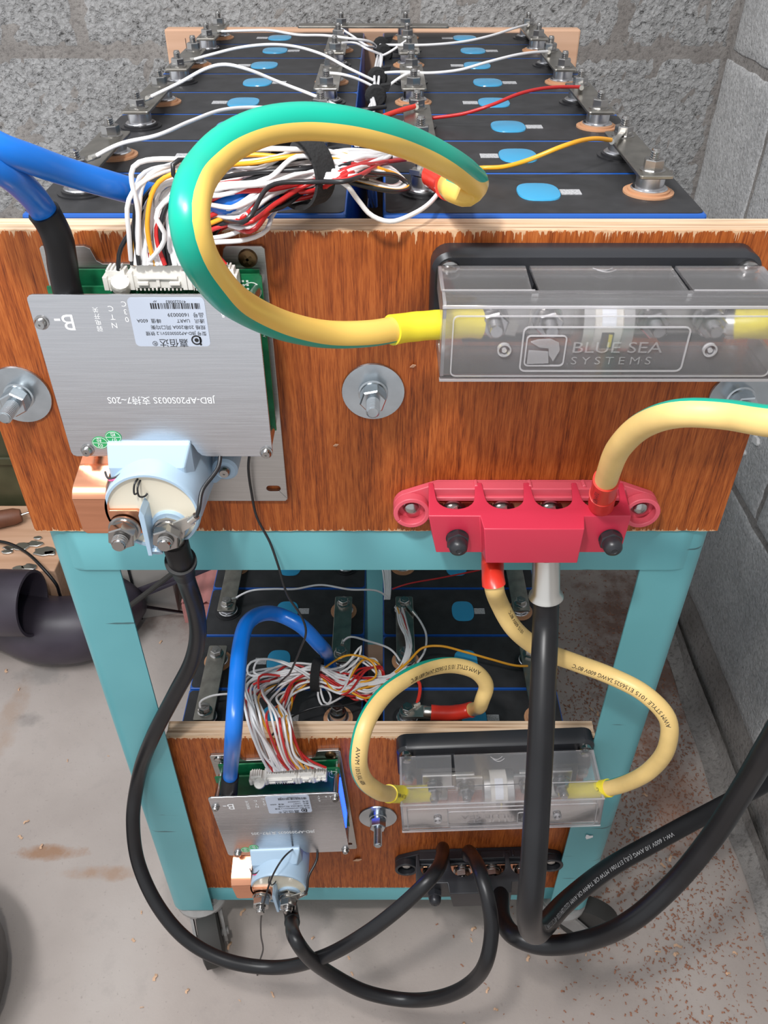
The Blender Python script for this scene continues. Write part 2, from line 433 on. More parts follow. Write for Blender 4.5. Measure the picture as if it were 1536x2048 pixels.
M['greenst'] = mat('green_sticker', (.02, .32, .10), .4)
M['black'] = mat('black_plastic', (.02, .021, .025), .36); M['rubber'] = mat('black_rubber', (.009, .009, .0105), .36, var=(30, .25), spec=.42); M['shrink_k'] = mat('black_heat_shrink', (.008, .008, .009), .45, spec=.3)
M['red'] = mat('red_plastic', (.60, .035, .075), .36); M['pink'] = mat('faded_red_plastic', (.68, .10, .14), .42)
M['shrink_r'] = mat('red_heat_shrink', (.66, .035, .02), .3); M['shrink_y'] = mat('yellow_heat_shrink', (.80, .66, .035), .35)
M['yel'] = mat('yellow_insulation', (.80, .52, .115), .36); M['yel2'] = mat('cream_yellow_insulation', (.76, .53, .20), .42, var=(25, .14)); M['grn'] = mat('green_insulation', (.0, .33, .23), .33)
M['blue'] = mat('blue_insulation', (.004, .145, .58), .3)
M['w_white'] = mat('white_wire', (.80, .79, .80), .35); M['w_red'] = mat('red_wire', (.50, .02, .02), .3); M['w_blk'] = mat('black_wire', (.012, .012, .014), .35); M['w_yel'] = mat('orange_wire', (.80, .36, .02), .32)
M['velcro'] = mat('hook_tape', (.014, .014, .015), .95, bump=(500, 1.))
M['clear'] = clear_plastic('clear_polycarbonate', .085); M['clear_e'] = clear_plastic('clear_polycarbonate_edge', .30, (.9, .9, .93), .05); M['clear_t'] = clear_plastic('clear_lettering', .17, (.86, .86, .88), .1)
M['ceramic'] = mat('fuse_ceramic', (.70, .66, .58), .4); M['tin'] = mat('tinned_copper', (.66, .64, .60), .32, 1.)
M['grey_cast'] = mat('grey_caster', (.28, .27, .26), .5, var=(40, .2)); M['tyre'] = mat('caster_tyre', (.035, .033, .03), .7)
M['shaving'] = mat('wood_shaving', (.66, .42, .27), .8); M['sawdust'] = mat('red_sawdust', (.34, .155, .095), .9)
M['pipe'] = mat('dark_pipe_plastic', (.045, .036, .05), .42, var=(14, .3)); M['pipe_in'] = mat('pipe_bore', (.10, .06, .04), .9)
M['led'] = mat('led', (.05, .1, 1), .4, **{'Emission Color': (.015, .07, 1, 1), 'Emission Strength': 3.})

# ================================================================ the setting
ZF = -.825; YW = .82; XW = .48
mb = MB(); mb.add([(-1.9, -1.3, ZF), (XW + .05, -1.3, ZF), (XW + .05, YW + .05, ZF), (-1.9, YW + .05, ZF)], [(0, 1, 2, 3)])
mb.box((-1.9, -1.3, ZF - .08), (XW + .05, YW + .05, ZF - .001))
tag(mb.build('floor', M['floor'], smooth=0), kind='structure')

def block_mesh(L, H, D, seed, nx=44, nz=22):
    # a rough block: displaced front, chipped edges; front faces -y
    vs = []; fs = []
    grid = lambda n_, l: [0, .0022 / l] + [.0022 / l + (1 - .0044 / l) * q / (n_ - 2) for q in range(1, n_ - 2)] + [1 - .0022 / l, 1]
    gu, gv = grid(nx, L), grid(nz, H)
    for j in range(nz + 1):
        for i in range(nx + 1):
            u, v = gu[i], gv[j]; x = (u - .5) * L; z = (v - .5) * H
            e = min(u * L, (1 - u) * L, v * H, (1 - v) * H)
            q = Vector((x * 26 + seed * 7.3, seed * 3.1, z * 26)); q2 = q * 4.2
            n1 = noise.noise(q); n2 = noise.noise(q2)
            y = -.0006 + n1 * .0012 + n2 * .0012
            if e < .001: y = .001; x += n2 * .003; z += n1 * .003
            elif e < .011: y += .0008 * (.011 - e) / .011
            vs.append((x, y, z))
    for j in range(nz):
        for i in range(nx):
            a = j * (nx + 1) + i; fs.append((a, a + 1, a + nx + 2, a + nx + 1))
    n = len(vs); rim = [i for i in range(nx + 1)] + [k * (nx + 1) + nx for k in range(1, nz + 1)] + [nz * (nx + 1) + i for i in range(nx - 1, -1, -1)] + [k * (nx + 1) for k in range(nz - 1, 0, -1)]
    for r in rim: vs.append((vs[r][0], D, vs[r][2]))
    for k in range(len(rim)):
        k2 = (k + 1) % len(rim); fs.append((rim[k2], rim[k], n + k, n + k2))
    me = bpy.data.meshes.new('block'); me.from_pydata(vs, [], fs); me.polygons.foreach_set('use_smooth', [True] * len(fs)); me.update()
    return me
wall = tag(MB().box((-1.9, YW, ZF), (XW + .2, YW + .1, .66)).build('wall_back', M['mortar'], smooth=0), kind='structure')
wallr = tag(MB().box((XW, -1.3, ZF), (XW + .1, YW + .1, .66)).build('wall_right', M['mortar'], smooth=0), kind='structure')
BM = []
for L in (.440, .262, .215):
    for s in (1, 2):
        me = block_mesh(L, .213, .02, s + L * 10); me.materials.append(M['block']); BM.append(me)
BMR = [m.copy() for m in BM]
for m in BMR: m.materials.clear(); m.materials.append(M['blockR'])
JZ = -.0595; CH = .225
def lay(parent, meshes, row, spans, axis):
    zc = JZ + CH * row + CH / 2
    for k, (a, b) in enumerate(spans):
        L = b - a; i = {440: 0, 262: 2}.get(round(L * 1000), 4) + (k + row) % 2
        o = bpy.data.objects.new('block', meshes[i]); col.objects.link(o); o.parent = parent
        c = (a + b) / 2
        o.location = (c, YW, zc) if axis == 'x' else (XW - .0018, c, zc)
        o.scale = (L / (.440, .262, .215)[i // 2], 1, 1)
        o.rotation_euler = (0, 0, 0) if axis == 'x' else (0, 0, -math.pi / 2)
for row in range(-3, 3):
    if row % 2 == 0: spans = [(.335, .477)] + [(.0575, .325)] + [(.0475 - .45 * k - .44, .0475 - .45 * k) for k in range(4)]
    else: spans = [(.26, .477)] + [(.25 - .45 * k - .44, .25 - .45 * k) for k in range(5)]
    lay(wall, BM, row, spans, 'x')
    o0 = .80 if row % 2 == 0 else .62
    lay(wallr, BMR, row, ([] if row % 2 == 0 else [(.63, .815)]) + [(o0 - .45 * k - .44, o0 - .45 * k) for k in range(4)], 'y')
# low cement fillet along the foot of the right wall
mb = MB(); n = 60; vs = []; fs = []
for i in range(n + 1):
    y = -1.3 + (YW + 1.3) * i / n
    for q, (dx, dz) in enumerate(((-.03, .001), (-.018, .004), (-.009, .012), (-.006, .035))):
        w = noise.noise(Vector((y * 9, q * 2.2, 0))) * .006; vs.append((XW + dx + w, y, ZF + max(dz + abs(w) * .4, .0008)))
for i in range(n):
    for q in range(3): a = i * 4 + q; fs.append((a, a + 4, a + 5, a + 1))
mb.add(vs, fs); tag(mb.build('baseboard_right', M['mortar']), kind='structure')

# ================================================================ the trolley
trol = empty('steel_trolley', (0, .29, ZF), label='two-shelf teal painted steel trolley on casters carrying both battery packs', cat='trolley')
T0 = A(0, .29, ZF)
def tl(p): return tuple(np.array(p) - T0)
def tray(name, x0, x1, y0, y1, zt, h, r=.024, th=.0016):
    out = rrect(x0, y0, x1, y1, r, 7); inn = rrect(x0 + th, y0 + th, x1 - th, y1 - th, r - th, 7)
    n = len(out); mb = MB()
    def P(o, z, g=0): return [tl((p[0] * (1 + g), p[1] + (p[1] - .29) * g, z)) for p in o]
    zs = [zt, zt - .0025, zt - h]
    r0 = P(rrect(x0 + .002, y0 + .002, x1 - .002, y1 - .002, r, 7), zt); r1 = P(out, zs[1]); r2 = P(out, zs[2]); r3 = P(inn, zs[2]); r4 = P(inn, zt - .002)
    vs = r0 + r1 + r2 + r3 + r4; fs = [list(range(n))]
    for k in range(4):
        for i in range(n): j = (i + 1) % n; fs.append((k * n + i, (k + 1) * n + i, (k + 1) * n + j, k * n + j))
    fs.append([4 * n + i for i in range(n)][::-1]); mb.add(vs, fs)
    return mb.build(name, M['teal'], trol, smooth=40)
TX0, TX1, TY0, TY1 = -.2232, .2372, -.0165, .612
tray('top_shelf', TX0, TX1, TY0, TY1, -.2062, .0365)
tray('bottom_shelf', TX0 + .004, TX1 - .004, -.0025, TY1 - .014, -.7236, .030)
def leg(sx, sy):
    # rolled angle section: front flange, round corner, side flange
    X = TX0 + .0015 if sx < 0 else TX1 - .0015; Y = TY0 + .0018 if sy < 0 else TY1 - .0018
    w, r, t = (.0455 if sx < 0 else .0440), .013, .0016; prof = []
    for i in range(7):
        a = math.pi / 2 * i / 6; prof.append((r - r * math.sin(a), r - r * math.cos(a)))
    outer = [(w, 0)] + prof + [(0, w)]
    inn = [(t, w)] + [(r - (r - t) * math.sin(math.pi / 2 * (6 - i) / 6), r - (r - t) * math.cos(math.pi / 2 * (6 - i) / 6)) for i in range(7)] + [(w, t)]
    pts = [(X - sx * p[0], Y - sy * p[1]) for p in outer + inn]
    mb = MB(); mb.prism([tuple(tl((p[0], p[1], 0))[:2]) for p in pts], -.2085 - ZF, -.752 - ZF, 'z')
    return mb.build('leg', M['teal'], trol, smooth=50)
for sx in (-1, 1):
    for sy in (-1, 1):
        leg(sx, sy)
def caster(x, y, rz):
    e = bpy.data.objects.new('caster', None); col.objects.link(e); e.parent = trol; e.location = tl((x, y, ZF)); e.rotation_euler = (0, 0, rz); e.empty_display_size = .01
    mb = MB(); mb.lathe([(.004, .0715), (.026, .0715), (.030, .067), (.030, .063), (.024, .060), (.010, .058)], n=28)
    mb.lathe([(.0235, .0735), (.0235, .0715)], n=24)
    for s in (-1, 1): mb.prism([(-.012, .062), (.016, .062), (.044, .038), (.044, .026), (.030, .026), (-.006, .045)], s * .0145, s * .0175)
    mb.lathe([(.0045, -.02), (.0045, .02)], (.036, 0, .0335), (0, 1, 0), 12)
    f = mb.build('fork', M['grey_cast'], e)
    mb = MB(); mb.lathe([(.008, -.0120), (.026, -.0120), (.0325, -.010), (.0333, 0), (.0325, .010), (.026, .0120), (.008, .0120)], (.036, 0, .0335), (0, 1, 0), 36)
    mb.build('wheel', M['tyre'], e)
caster(-.194, .010, -1.25); caster(.208, .006, -.35); caster(-.187, .585, 1.1); caster(.203, .585, 1.4)

# ================================================================ plywood boards
def board(name, x0, x1, y0, y1, zt, zb, face, label):
    o = empty(name, ((x0 + x1) / 2, (y0 + y1) / 2, zb), label=label, cat='plywood board')
    ox, oy, oz = o.location
    def grid_edge(z):  # ragged sawn edge
        pts = []; n = 150
        for i in range(n + 1):
            x = x0 + (x1 - x0) * i / n; pts.append((x - ox, z - oz + (random.random() - .5) * .0007))
        return pts
    mb = MB(); out = grid_edge(zb) + grid_edge(zt)[::-1]
    mb.prism(out, y0 - oy, y0 + .0016 - oy); f = mb.build('face_veneer', face, o, smooth=0)
    # keep the grain and chips in world scale: shift vertices so object space is world space
    for v in f.data.vertices: v.co += Vector((ox, oy, oz))
    f.location = (-ox, -oy, -oz)
    zc = [0, .3, .62, 1.]; t = (y1 - y0 - .0016)
    for k in range(3):
        a = y0 + .0016 + t * zc[k]; b = y0 + .0016 + t * zc[k + 1]; d = .0003 * (k % 2)
        mb = MB().box((x0 - ox + d, a - oy, zb - oz + d), (x1 - ox - d, b - oy, zt - oz - d)); mb.build('ply', M['edge'], o, smooth=0)
    return o
board('plywood_board', -.2245, .2355, -.018, -.0003, -.002, -.2056, M['face_up'], 'upper reddish varnished plywood board fronting the top shelf pack')
board('plywood_board', -.1815, .197, -.004, .0137, -.455, -.7233, M['face_lo'], 'lower reddish varnished plywood board between the teal front legs')
bk = empty('pine_board', (0, .583, -.2055), label='pale pine end board behind the upper cells at the block wall', cat='wooden board')
MB().box((-.2265, -.0085, 0), (.224, .0085, .2085)).build('plank', M['pine'], bk, smooth=0, bevel=.0018)
for x, z, w, h in ((-.205, .165, .0006, .035), (.19, .16, .0007, .042), (.178, .15, .0005, .05)): MB().box((x, -.0087, z), (x + w, -.0084, z + h)).build('crack', M['ink'], bk, smooth=0)
pk = MB().box((-.20, .02, -.7232), (.205, .33, -.7053)).build('base_board', M['pine'], smooth=0, loc=(0, 0, 0))
tag(pk, 'thin wooden base board under the lower shelf cells', 'wooden board')

# ================================================================ battery cells
PITCH = .07167; CW = .1737; GAP = .0198
def hexpts(af, n=6, a0=0): return [(af / math.sqrt(3) * math.cos(math.pi / 3 * i + a0), af / math.sqrt(3) * math.sin(math.pi / 3 * i + a0)) for i in range(6)]
def nut_geo(mb, o, axis, af, h, flange=None, fh=.0012, rot=0.0):
    ax = Vector(axis).normalized(); u = Vector((1, 0, 0)) if abs(ax.x) < .9 else Vector((0, 1, 0)); u = (u - ax * u.dot(ax)).normalized()
    z = 0
    if flange: mb.lathe([(flange, 0), (flange, fh * .5), (af * .56, fh)], o, axis, 24); z = fh
    rr = af / math.sqrt(3)
    q = Matrix.Rotation(rot, 3, ax); u2 = q @ u
    mb.lathe([(rr, z), (rr, z + h * .9), (rr * .9, z + h)], o, axis, 6, ref=u2)
def stud_geo(mb, o, axis, r, L, pitch=.00125, n=14):
    prof = [(r * .86, 0)]; k = int(L / pitch)
    for i in range(k): prof += [(r, (i + .3) * pitch), (r, (i + .5) * pitch), (r * .84, (i + .8) * pitch), (r * .84, (i + 1.0) * pitch)]
    prof += [(r * .75, L)]
    mb.lathe(prof, o, axis, n)
def make_cell(long_stud):
    e = empty('battery_cell')
    MB().box((-CW / 2, -.0355, -.2055), (CW / 2, .0355, 0)).build('case', M['blue_wrap'], e, smooth=0, bevel=.0016)
    MB().prism(rrect(-.0855, -.0338, .0855, .0338, .004), -.0005, .0004, 'z').build('top_plate', M['black_top'], e, smooth=0)
    pts = []
    for i in range(28):
        t = 2 * math.pi * i / 28; c, s = math.cos(t), math.sin(t)
        pts.append((.0012 + .0122 * abs(c) ** .62 * (1 if c > 0 else -1), .0150 * abs(s) ** .8 * (1 if s > 0 else -1)))
    m = MB(); n = len(pts)
    r0 = [(p[0], p[1], .0003) for p in pts]; r1 = [(.0012 + (p[0] - .0012) * .98, p[1] * .98, .0011) for p in pts]; r2 = [(.0012 + (p[0] - .0012) * .6, p[1] * .6, .0017) for p in pts]
    m.add(r0 + r1 + r2, [(k * n + i, k * n + (i + 1) % n, (k + 1) * n + (i + 1) % n, (k + 1) * n + i) for k in (0, 1) for i in range(n)] + [[2 * n + i for i in range(n)]])
    m.build('vent_film', M['vent'], e, smooth=60)
    MB().box((.0137, -.0042, .0003), (.0252, .0042, .0008)).build('data_label', M['labelgrey'], e, smooth=0)
    for s, g in ((-1, 'gasket'), (1, 'orange')):
        x = s * .0635
        m = MB(); m.lathe([(.0142, .0003), (.0142, .0014), (.0118, .0015), (.0118, .0027), (.0095, .0029)], (x, 0, 0), n=28)
        m.build('gasket', M[g], e)
        m = MB(); m.lathe([(.0102, .0025), (.0104, .0032), (.0098, .0038), (.0080, .0040), (.0080, .0106)], (x, 0, 0), n=28)
        m.build('terminal_post', M['alu'], e)
        m = MB(); stud_geo(m, (x, 0, .0100), (0, 0, 1), .0029, .0142 if long_stud else .0092, .0012); m.build('stud', M['steel'], e)
        m = MB(); nut_geo(m, (x, 0, .0126), (0, 0, 1), .0100, .0050, .0071, rot=.4 * s); m.build('flange_nut', M['steel'], e)
    return e
ORD = ['first', 'second', 'third', 'fourth', 'fifth', 'sixth', 'seventh', 'last']
def cell_row(proto, y0, z0, rows, shelf, first):
    used = False
    for side, sx in (('left', -1), ('right', 1)):
        for i in range(rows):
            o = proto if not used else copy_tree(proto); used = True
            o.location = (sx * (GAP / 2 + CW / 2), y0 + PITCH * (i + .5), z0); o.rotation_euler = (0, 0, math.pi * (i % 2))
            tag(o, f'{ORD[i]} blue and black battery cell from the front, {side} column of the {shelf} shelf', 'battery cell', f'battery cells on the {shelf} shelf')
cell_row(make_cell(True), 0, 0, 8, 'top', 0)
cell_row(make_cell(False), .0142, -.4998, 4, 'lower', 0)

# ================================================================ links between the cells
_bar = MB().prism(rrect(-.0095, -.0468, .0095, .0468, .0018, 3), 0, .0020, 'z').build('link_bar', M['nickel'], smooth=0, bevel=.0004)
_n = [0]
def link(x, y, z, label, group, rot=0, sy=1):
    o = _bar if _n[0] == 0 else _bar.copy()
    if _n[0]: col.objects.link(o)
    _n[0] += 1; o.location = (x, y, z + .01062); o.rotation_euler = (0, 0, rot); o.scale = (1, sy, 1)
    tag(o, label, 'busbar', group)
XC = GAP / 2 + CW / 2
for shelf, y0, z0, rows in (('top', 0, 0, 8), ('lower', .0142, -.4998, 4)):
    g = f'flat metal links across the {shelf} shelf cells'
    for sx, cn in ((-1, 'left'), (1, 'right')):
        for s, en in ((-1, 'left'), (1, 'right')):
            outer = sx == s
            for i in range(0 if outer else 1, rows - 1, 2):
                link(sx * XC + s * .0635, y0 + PITCH * (i + 1), z0, f'flat metal link joining {ORD[i]} and {ORD[i+1]} cells, {"outer" if outer else "inner"} side of {cn} column, {shelf} shelf', g)
link(0, PITCH * 7.5, 0, 'crosswise metal link bridging the two columns at the far end', 'flat metal links across the top shelf cells', math.pi / 2, .0780 / .0468)

# ================================================================ clamp bolts through the boards
def clamp_bolt(x, y, z, L, label, spin):
    e = empty('clamp_bolt', (x, y, z), label=label, cat='bolt', group='clamp bolts through the plywood boards')
    m = MB(); m.lathe([(.0186, 0), (.0188, .0008), (.0184, .0018), (.0050, .0018)], (0, 0, 0), (0, -1, 0), 40); m.build('penny_washer', M['zinc'], e)
    m = MB(); m.lathe([(.0088, .0018), (.0088, .0034), (.0078, .0038), (.0078, .0060), (.004, .0060)], (0, 0, 0), (0, -1, 0), 24); m.build('spring_washer', M['zinc'], e)
    m = MB(); nut_geo(m, (0, -.0060, 0), (0, -1, 0), .0138, .0072, rot=spin); m.build('nut', M['zinc'], e)
    m = MB(); stud_geo(m, (0, -.008, 0), (0, -1, 0), .0040, L, .00125, 16); m.build('threaded_rod', M['zinc'], e)
clamp_bolt(.0040, -.018, -.0973, .0165, 'middle zinc bolt with wide washer on the upper board', .2)
clamp_bolt(-.2050, -.018, -.0995, .019, 'left zinc bolt with wide washer beside the upper silver plate', .5)
clamp_bolt(.2215, -.018, -.1015, .016, 'right zinc bolt with wide washer behind the looping yellow cable', .1)
clamp_bolt(.0050, -.004, -.5815, .023, 'zinc bolt with wide washer on the lower board', .3)

# ================================================================ battery management units
def screw_geo(mb, x, z, y, r=.0038, h=.003):
    mb.lathe([(r * 1.25, 0), (r * 1.25, .0008), (r, .0009), (r, h * .6), (r * .75, h), (r * .2, h), (r * .15, h - .0006)], (x, y, z), (0, -1, 0), 16)
def cross_geo(mb, x, z, y, r, rot=.4):
    for a in (rot, rot + math.pi / 2):
        c, s = math.cos(a), math.sin(a); w = r * .16
        mb.prism([(x + c * r * .6 - s * w, z + s * r * .6 + c * w), (x - c * r * .6 - s * w, z - s * r * .6 + c * w), (x - c * r * .6 + s * w, z - s * r * .6 - c * w), (x + c * r * .6 + s * w, z + s * r * .6 - c * w)], y, y - .0004)
def bms(root, upper):
    P = lambda d: -d
    # aluminium base with ears
    o = [(-.002, .0015), (-.002, .0085)] + [(-.0005 - .0015 * math.cos(t), .0095 + .0015 * math.sin(t)) for t in (0.3, .8, 1.5)]
    o = [(-.002, -.155)] + rrect(-.002, .0095, .0, .0112, .0008, 2)[5:7]
    out = [(-.002, -.1555), (-.002, .0100), (-.0008, .0112), (.0215, .0112), (.0245, .0098), (.0265, .0035), (.0295, .0017), (.0890, .0017), (.0925, .0032), (.0938, .0095), (.0952, .0112), (.1140, .0112), (.1155, .0098), (.1155, -.1555), (.1140, -.1572), (-.0005, -.1572)]
    slot = rrect(.1025, -.1492, .1115, -.1448, .0021, 3)
    MB().prism(holed(out, slot), 0, -.003).build('base_plate', M['heatsink'], root, smooth=0, bevel=.0003)
    m = MB(); m.lathe([(.0052, 0), (.0046, .0016), (.003, .0021), (.0005, .0023)], (.1062, -.003, .0048), (0, -1, 0), 20); cross_geo(m, .1062, .0048, -.0049, .0044, .6)
    m.build('wood_screw', M['brass'], root)
    if not upper:
        m = MB(); m.lathe([(.0052, 0), (.0046, .0016), (.003, .0021), (.0005, .0023)], (.006, -.003, .0048), (0, -1, 0), 20); m.build('wood_screw', M['steel'], root)
    # rear circuit board, spacer and main circuit board
    MB().prism([(.004, -.094), (.112, -.094), (.112, -.0005), (.004, -.0005)], -.004, -.0055).build('rear_circuit_board', M['pcb'], root, smooth=0)
    out = [(.0012, -.0955), (.1142, -.0955), (.1142, -.0008), (.1128, .0004), (.034, .0004), (.034, -.0062), (.0012, -.0062)]
    MB().prism(out, -.0125, -.0142).build('main_circuit_board', M['pcb'], root, smooth=0)
    m = MB()
    for k in range(9): m.box((.1015 + (k % 3) * .0022, -.0144, -.0035 - (k // 3) * .0021), (.1027 + (k % 3) * .0022, -.0142, -.0025 - (k // 3) * .0021))
    ring = holed(circ(.1085, -.0085, .0050), circ(.1085, -.0085, .0046)); m.prism(ring, -.0142, -.0144)
    m.box((.0975, -.0144, -.0012), (.1020, -.0142, -.0009)); m.box((.1018, -.0144, -.006), (.1021, -.0142, -.0009))
    text_on(m, 'AP20S003_A CONTROL', .1133, -.013, .0021, -.01445, 90, 'RIGHT')
    tag(m.build('board_print', M['pcbtrace'], root, smooth=0), kind='stuff')
    m = MB()
    for k in range(24): m.lathe([(.0009, 0), (.0009, .0016)], (.036 + k * .0028, -.0142, -.0098), (0, -1, 0), 6)
    for k in range(24): m.box((.0353 + k * .0028, -.0152, -.0075), (.0367 + k * .0028, -.0142, -.0055))
    tag(m.build('solder_pins', M['tin'], root), kind='stuff')
    m = MB()
    for k in range(24): m.box((.0352 + k * .0028, -.0168, -.0055), (.0370 + k * .0028, -.0142, -.0032))
    tag(m.build('pin_sleeves', M['ink'], root, smooth=0), kind='stuff')
    MB().box((.062, -.019, -.0150), (.073, -.0142, -.0112)).build('inductor', M['black'], root, smooth=0, bevel=.0006)
    m = MB(); m.box((.041, -.0186, -.0155), (.049, -.0142, -.0115)); m.build('relay', M['black'], root, smooth=0, bevel=.0006)
    # header sockets along the top edge
    def header(x0, x1, z0, z1, d0, d1, n):
        m = MB(); y0, y1 = -d0, -d1
        m.box((x0, y1, z0), (x1, y0, z0 + (z1 - z0) * .55)); m.box((x0 + .0012, y1 + .001, z0 + .004), (x1 - .0012, y0 - .001, z1))
        for x in (x0, x1 - .0016): m.box((x - .0004, y1 - .0012, z0 - .0006), (x + .0020, y0, z0 + (z1 - z0) * .72))
        m.box((x0 + .004, y1 - .0016, z0 + .0052), (x1 - .004, y1, z0 + .0066)); xm = (x0 + x1) / 2
        m.box((xm - .0009, y1 - .0011, z0 + .001), (xm + .0009, y1, z0 + .0056))
        for q in (x0 + .004, x1 - .0085): m.box((q, y1 - .0022, z0 + .0022), (q + .0055, y1, z0 + .0040))
        for k in range(n): m.box((x0 + .002 + (x1 - x0 - .004) * k / n, y1 - .0002, z0 - .0014), (x0 + .002 + (x1 - x0 - .004) * (k + .5) / n, y1 + .002, z0))
        for k in range(n): m.box((x0 + .002 + (x1 - x0 - .004) * k / n, y1 + .001, z1), (x0 + .002 + (x1 - x0 - .004) * (k + .55) / n, y0 - .001, z1 + .0012))
        return m.build('wire_connector', M['white'], root, smooth=0, bevel=.0003)
    header(.0355, .0475, -.0030, .0062, .0148, .0238, 4)
    header(.0490, .0775, -.0024, .0100, .0148, .0246, 12)
    header(.0785, .0925, -.0024, .0095, .0148, .0246, 8)
    header(.0932, .1028, -.0030, .0066, .0148, .0234, 3)
    m = MB(); m.lathe([(.0005, -.0058), (.0042, -.004), (.0053, 0), (.0046, .0036), (.0008, .0056)], (.0440, -.0250, -.0008), (0.15, -.5, .8), 14)
    m.build('glue_blob', M['hotglue'], root)
    # standoffs, cover plate and its print
    for x, z in ((.0042, -.0148), (.1108, -.0072), (.0098, -.0930), (.1110, -.0945)):
        m = MB(); m.lathe([(.0026, 0), (.0026, .0335)], (x, -.003, z), (0, -1, 0), 12); m.build('standoff', M['alu'], root)
    r = .003
    out = [(.0, -.0945), (.0, -r)] + [(r - r * math.cos(t), -r + r * math.sin(t)) for t in (.5, 1.05)] + [(r, 0), (.1145 - r, 0)] + [(.1145 - r + r * math.sin(t), -r + r * math.cos(t)) for t in (.5, 1.05)] + [(.1145, -r), (.1145, -.0945), (.1138, -.0965), (.1120, -.0975), (.0765, -.0975), (.0738, -.0967), (.0718, -.0945), (.0700, -.0900), (.0686, -.0884), (.0660, -.0878),
           (.0242, -.0878), (.0226, -.0885), (.0219, -.0905), (.0217, -.0952), (.0208, -.0968), (.0190, -.0975), (.0026, -.0975), (.0008, -.0967)]
    MB().prism(out, -.0365, -.0380).build('cover_plate', M['brushed'], root, smooth=0, bevel=.0003)
    m = MB()
    for k, (x, z) in enumerate(((.0042, -.0148), (.1108, -.0072), (.0098, -.0930), (.1110, -.0945))):
        m = MB(); screw_geo(m, x, z, -.0380, .0030, .0034); m.build('pan_screw', M['steel'], root)
    Y = -.03815
    m = MB(); text_on(m, 'B-', .0160, -.0105, .0125, Y, 180, 'CENTER')
    for k, ch in enumerate('弱电开关'): text_on(m, ch, .0330, -.0170 + k * .0034, .0032, Y, 180)
    for k, ch in enumerate('NTC'): text_on(m, ch, .0408, -.0150 + k * .0046, .0042, Y, 180)
    for k, ch in enumerate('03C'): text_on(m, ch, .0478, -.0118 + k * .0042, .0040, Y, 180)
    text_on(m, 'A', .1068, -.0040, .0030, Y, 180); text_on(m, 'B', .1030, -.0040, .0030, Y, 180); text_on(m, '-', .1068, -.0068, .003, Y, 180)
    for k, ch in enumerate('RXT'): text_on(m, ch, .0965, -.0100 + k * .0035, .0030, Y, 180)
    text_on(m, 'JBD-AP20S003S 支持7~20S', .0570, -.0585, .0056, Y, 180, sx=.92)
    tag(m.build('plate_print', M['whiteink'], root, smooth=0), kind='stuff')
    # silver type label
    sx0, sx1, sz0, sz1 = .0498, .0882, -.0280, -.0014
    MB().prism(rrect(sx0, sz0, sx1, sz1, .0022, 4), -.0380, -.0383).build('type_label', M['sticker'], root, smooth=0)
    m = MB(); Y = -.0384
    L = lambda s, x, z, h, al='LEFT': text_on(m, s, x, z * .92, h * .93, Y, 180, al)
    text_on(m, '嘉佰达', .0770, -.0242, .0050, Y, 180, 'LEFT'); L('®', .0612, -.0272, .0040)
    m.prism(holed(circ(.0814, -.0244, .0027), circ(.0814, -.0244, .0020)), Y, Y - .0001); m.prism(circ(.0814, -.0244, .0011, n=12), Y, Y - .0001); m.prism(circ(.0833, -.0268, .0006, n=8), Y, Y - .0001); m.box((.0829, Y, -.0258), (.0837, Y - .0001, -.0226))
    L('型号 JBD-AP20S003SV1.2 铁锂', .0870, -.0216, .0026)
    L('规格 20串200A 同口均衡', .0870, -.0178, .0028)
    L('通讯   UART', .0870, -.0140, .0028); L('峰值  600A', .0650, -.0140, .0028)
    L('品号  16000039', .0870, -.0104, .0030); L('410220083', .0790, -.0030, .0024); L('AP', .0645, -.0030, .0016)
    rnd = random.Random(5); x = .0610
    while x < .0860:
        w = rnd.choice((.00025, .0004, .0007)); m.box((x, Y, -.0072), (x + w, Y - .0001, -.0042)); x += w + rnd.choice((.0003, .00045, .0007))
    tag(m.build('label_print', M['ink'], root, smooth=0), kind='stuff')
    for x, z, tx, rr in ((.0180, -.0880, '02', -10), (.0262, -.0842, '07', 8)):
        MB().prism(circ(x, z, .0046, .0040, 28), -.0380, -.0383).build('inspection_sticker', M['greenst'], root, smooth=0)
        m = MB(); m.prism(holed(circ(x, z, .0042, .0036, 28), circ(x, z, .0040, .0034, 28)), -.0383, -.0384); m.box((x - .0040, -.0383, z - .0001), (x + .0040, -.0384, z + .0001))
        text_on(m, tx, x, z - .0007 + .0002 - .0002, .0030, -.0384, 180 + rr); text_on(m, '检', x, z + .0030, .0030, -.0384, 180 + rr)
        tag(m.build('sticker_print', M['whiteink'], root, smooth=0), kind='stuff')
    if not upper:
        m = MB().box((.0505, -.0186, -.0012), (.0535, -.0142, .0006)); m.build('status_light', M['led'], root, smooth=0)
        MB().box((.1128, -.0300, -.070), (.1142, -.0150, -.012)).build('led_glow_strip', M['led2'] if 'led2' in M else M['led'], root, smooth=0)  # glowing slab added for the blue LED light spilling along the board edge

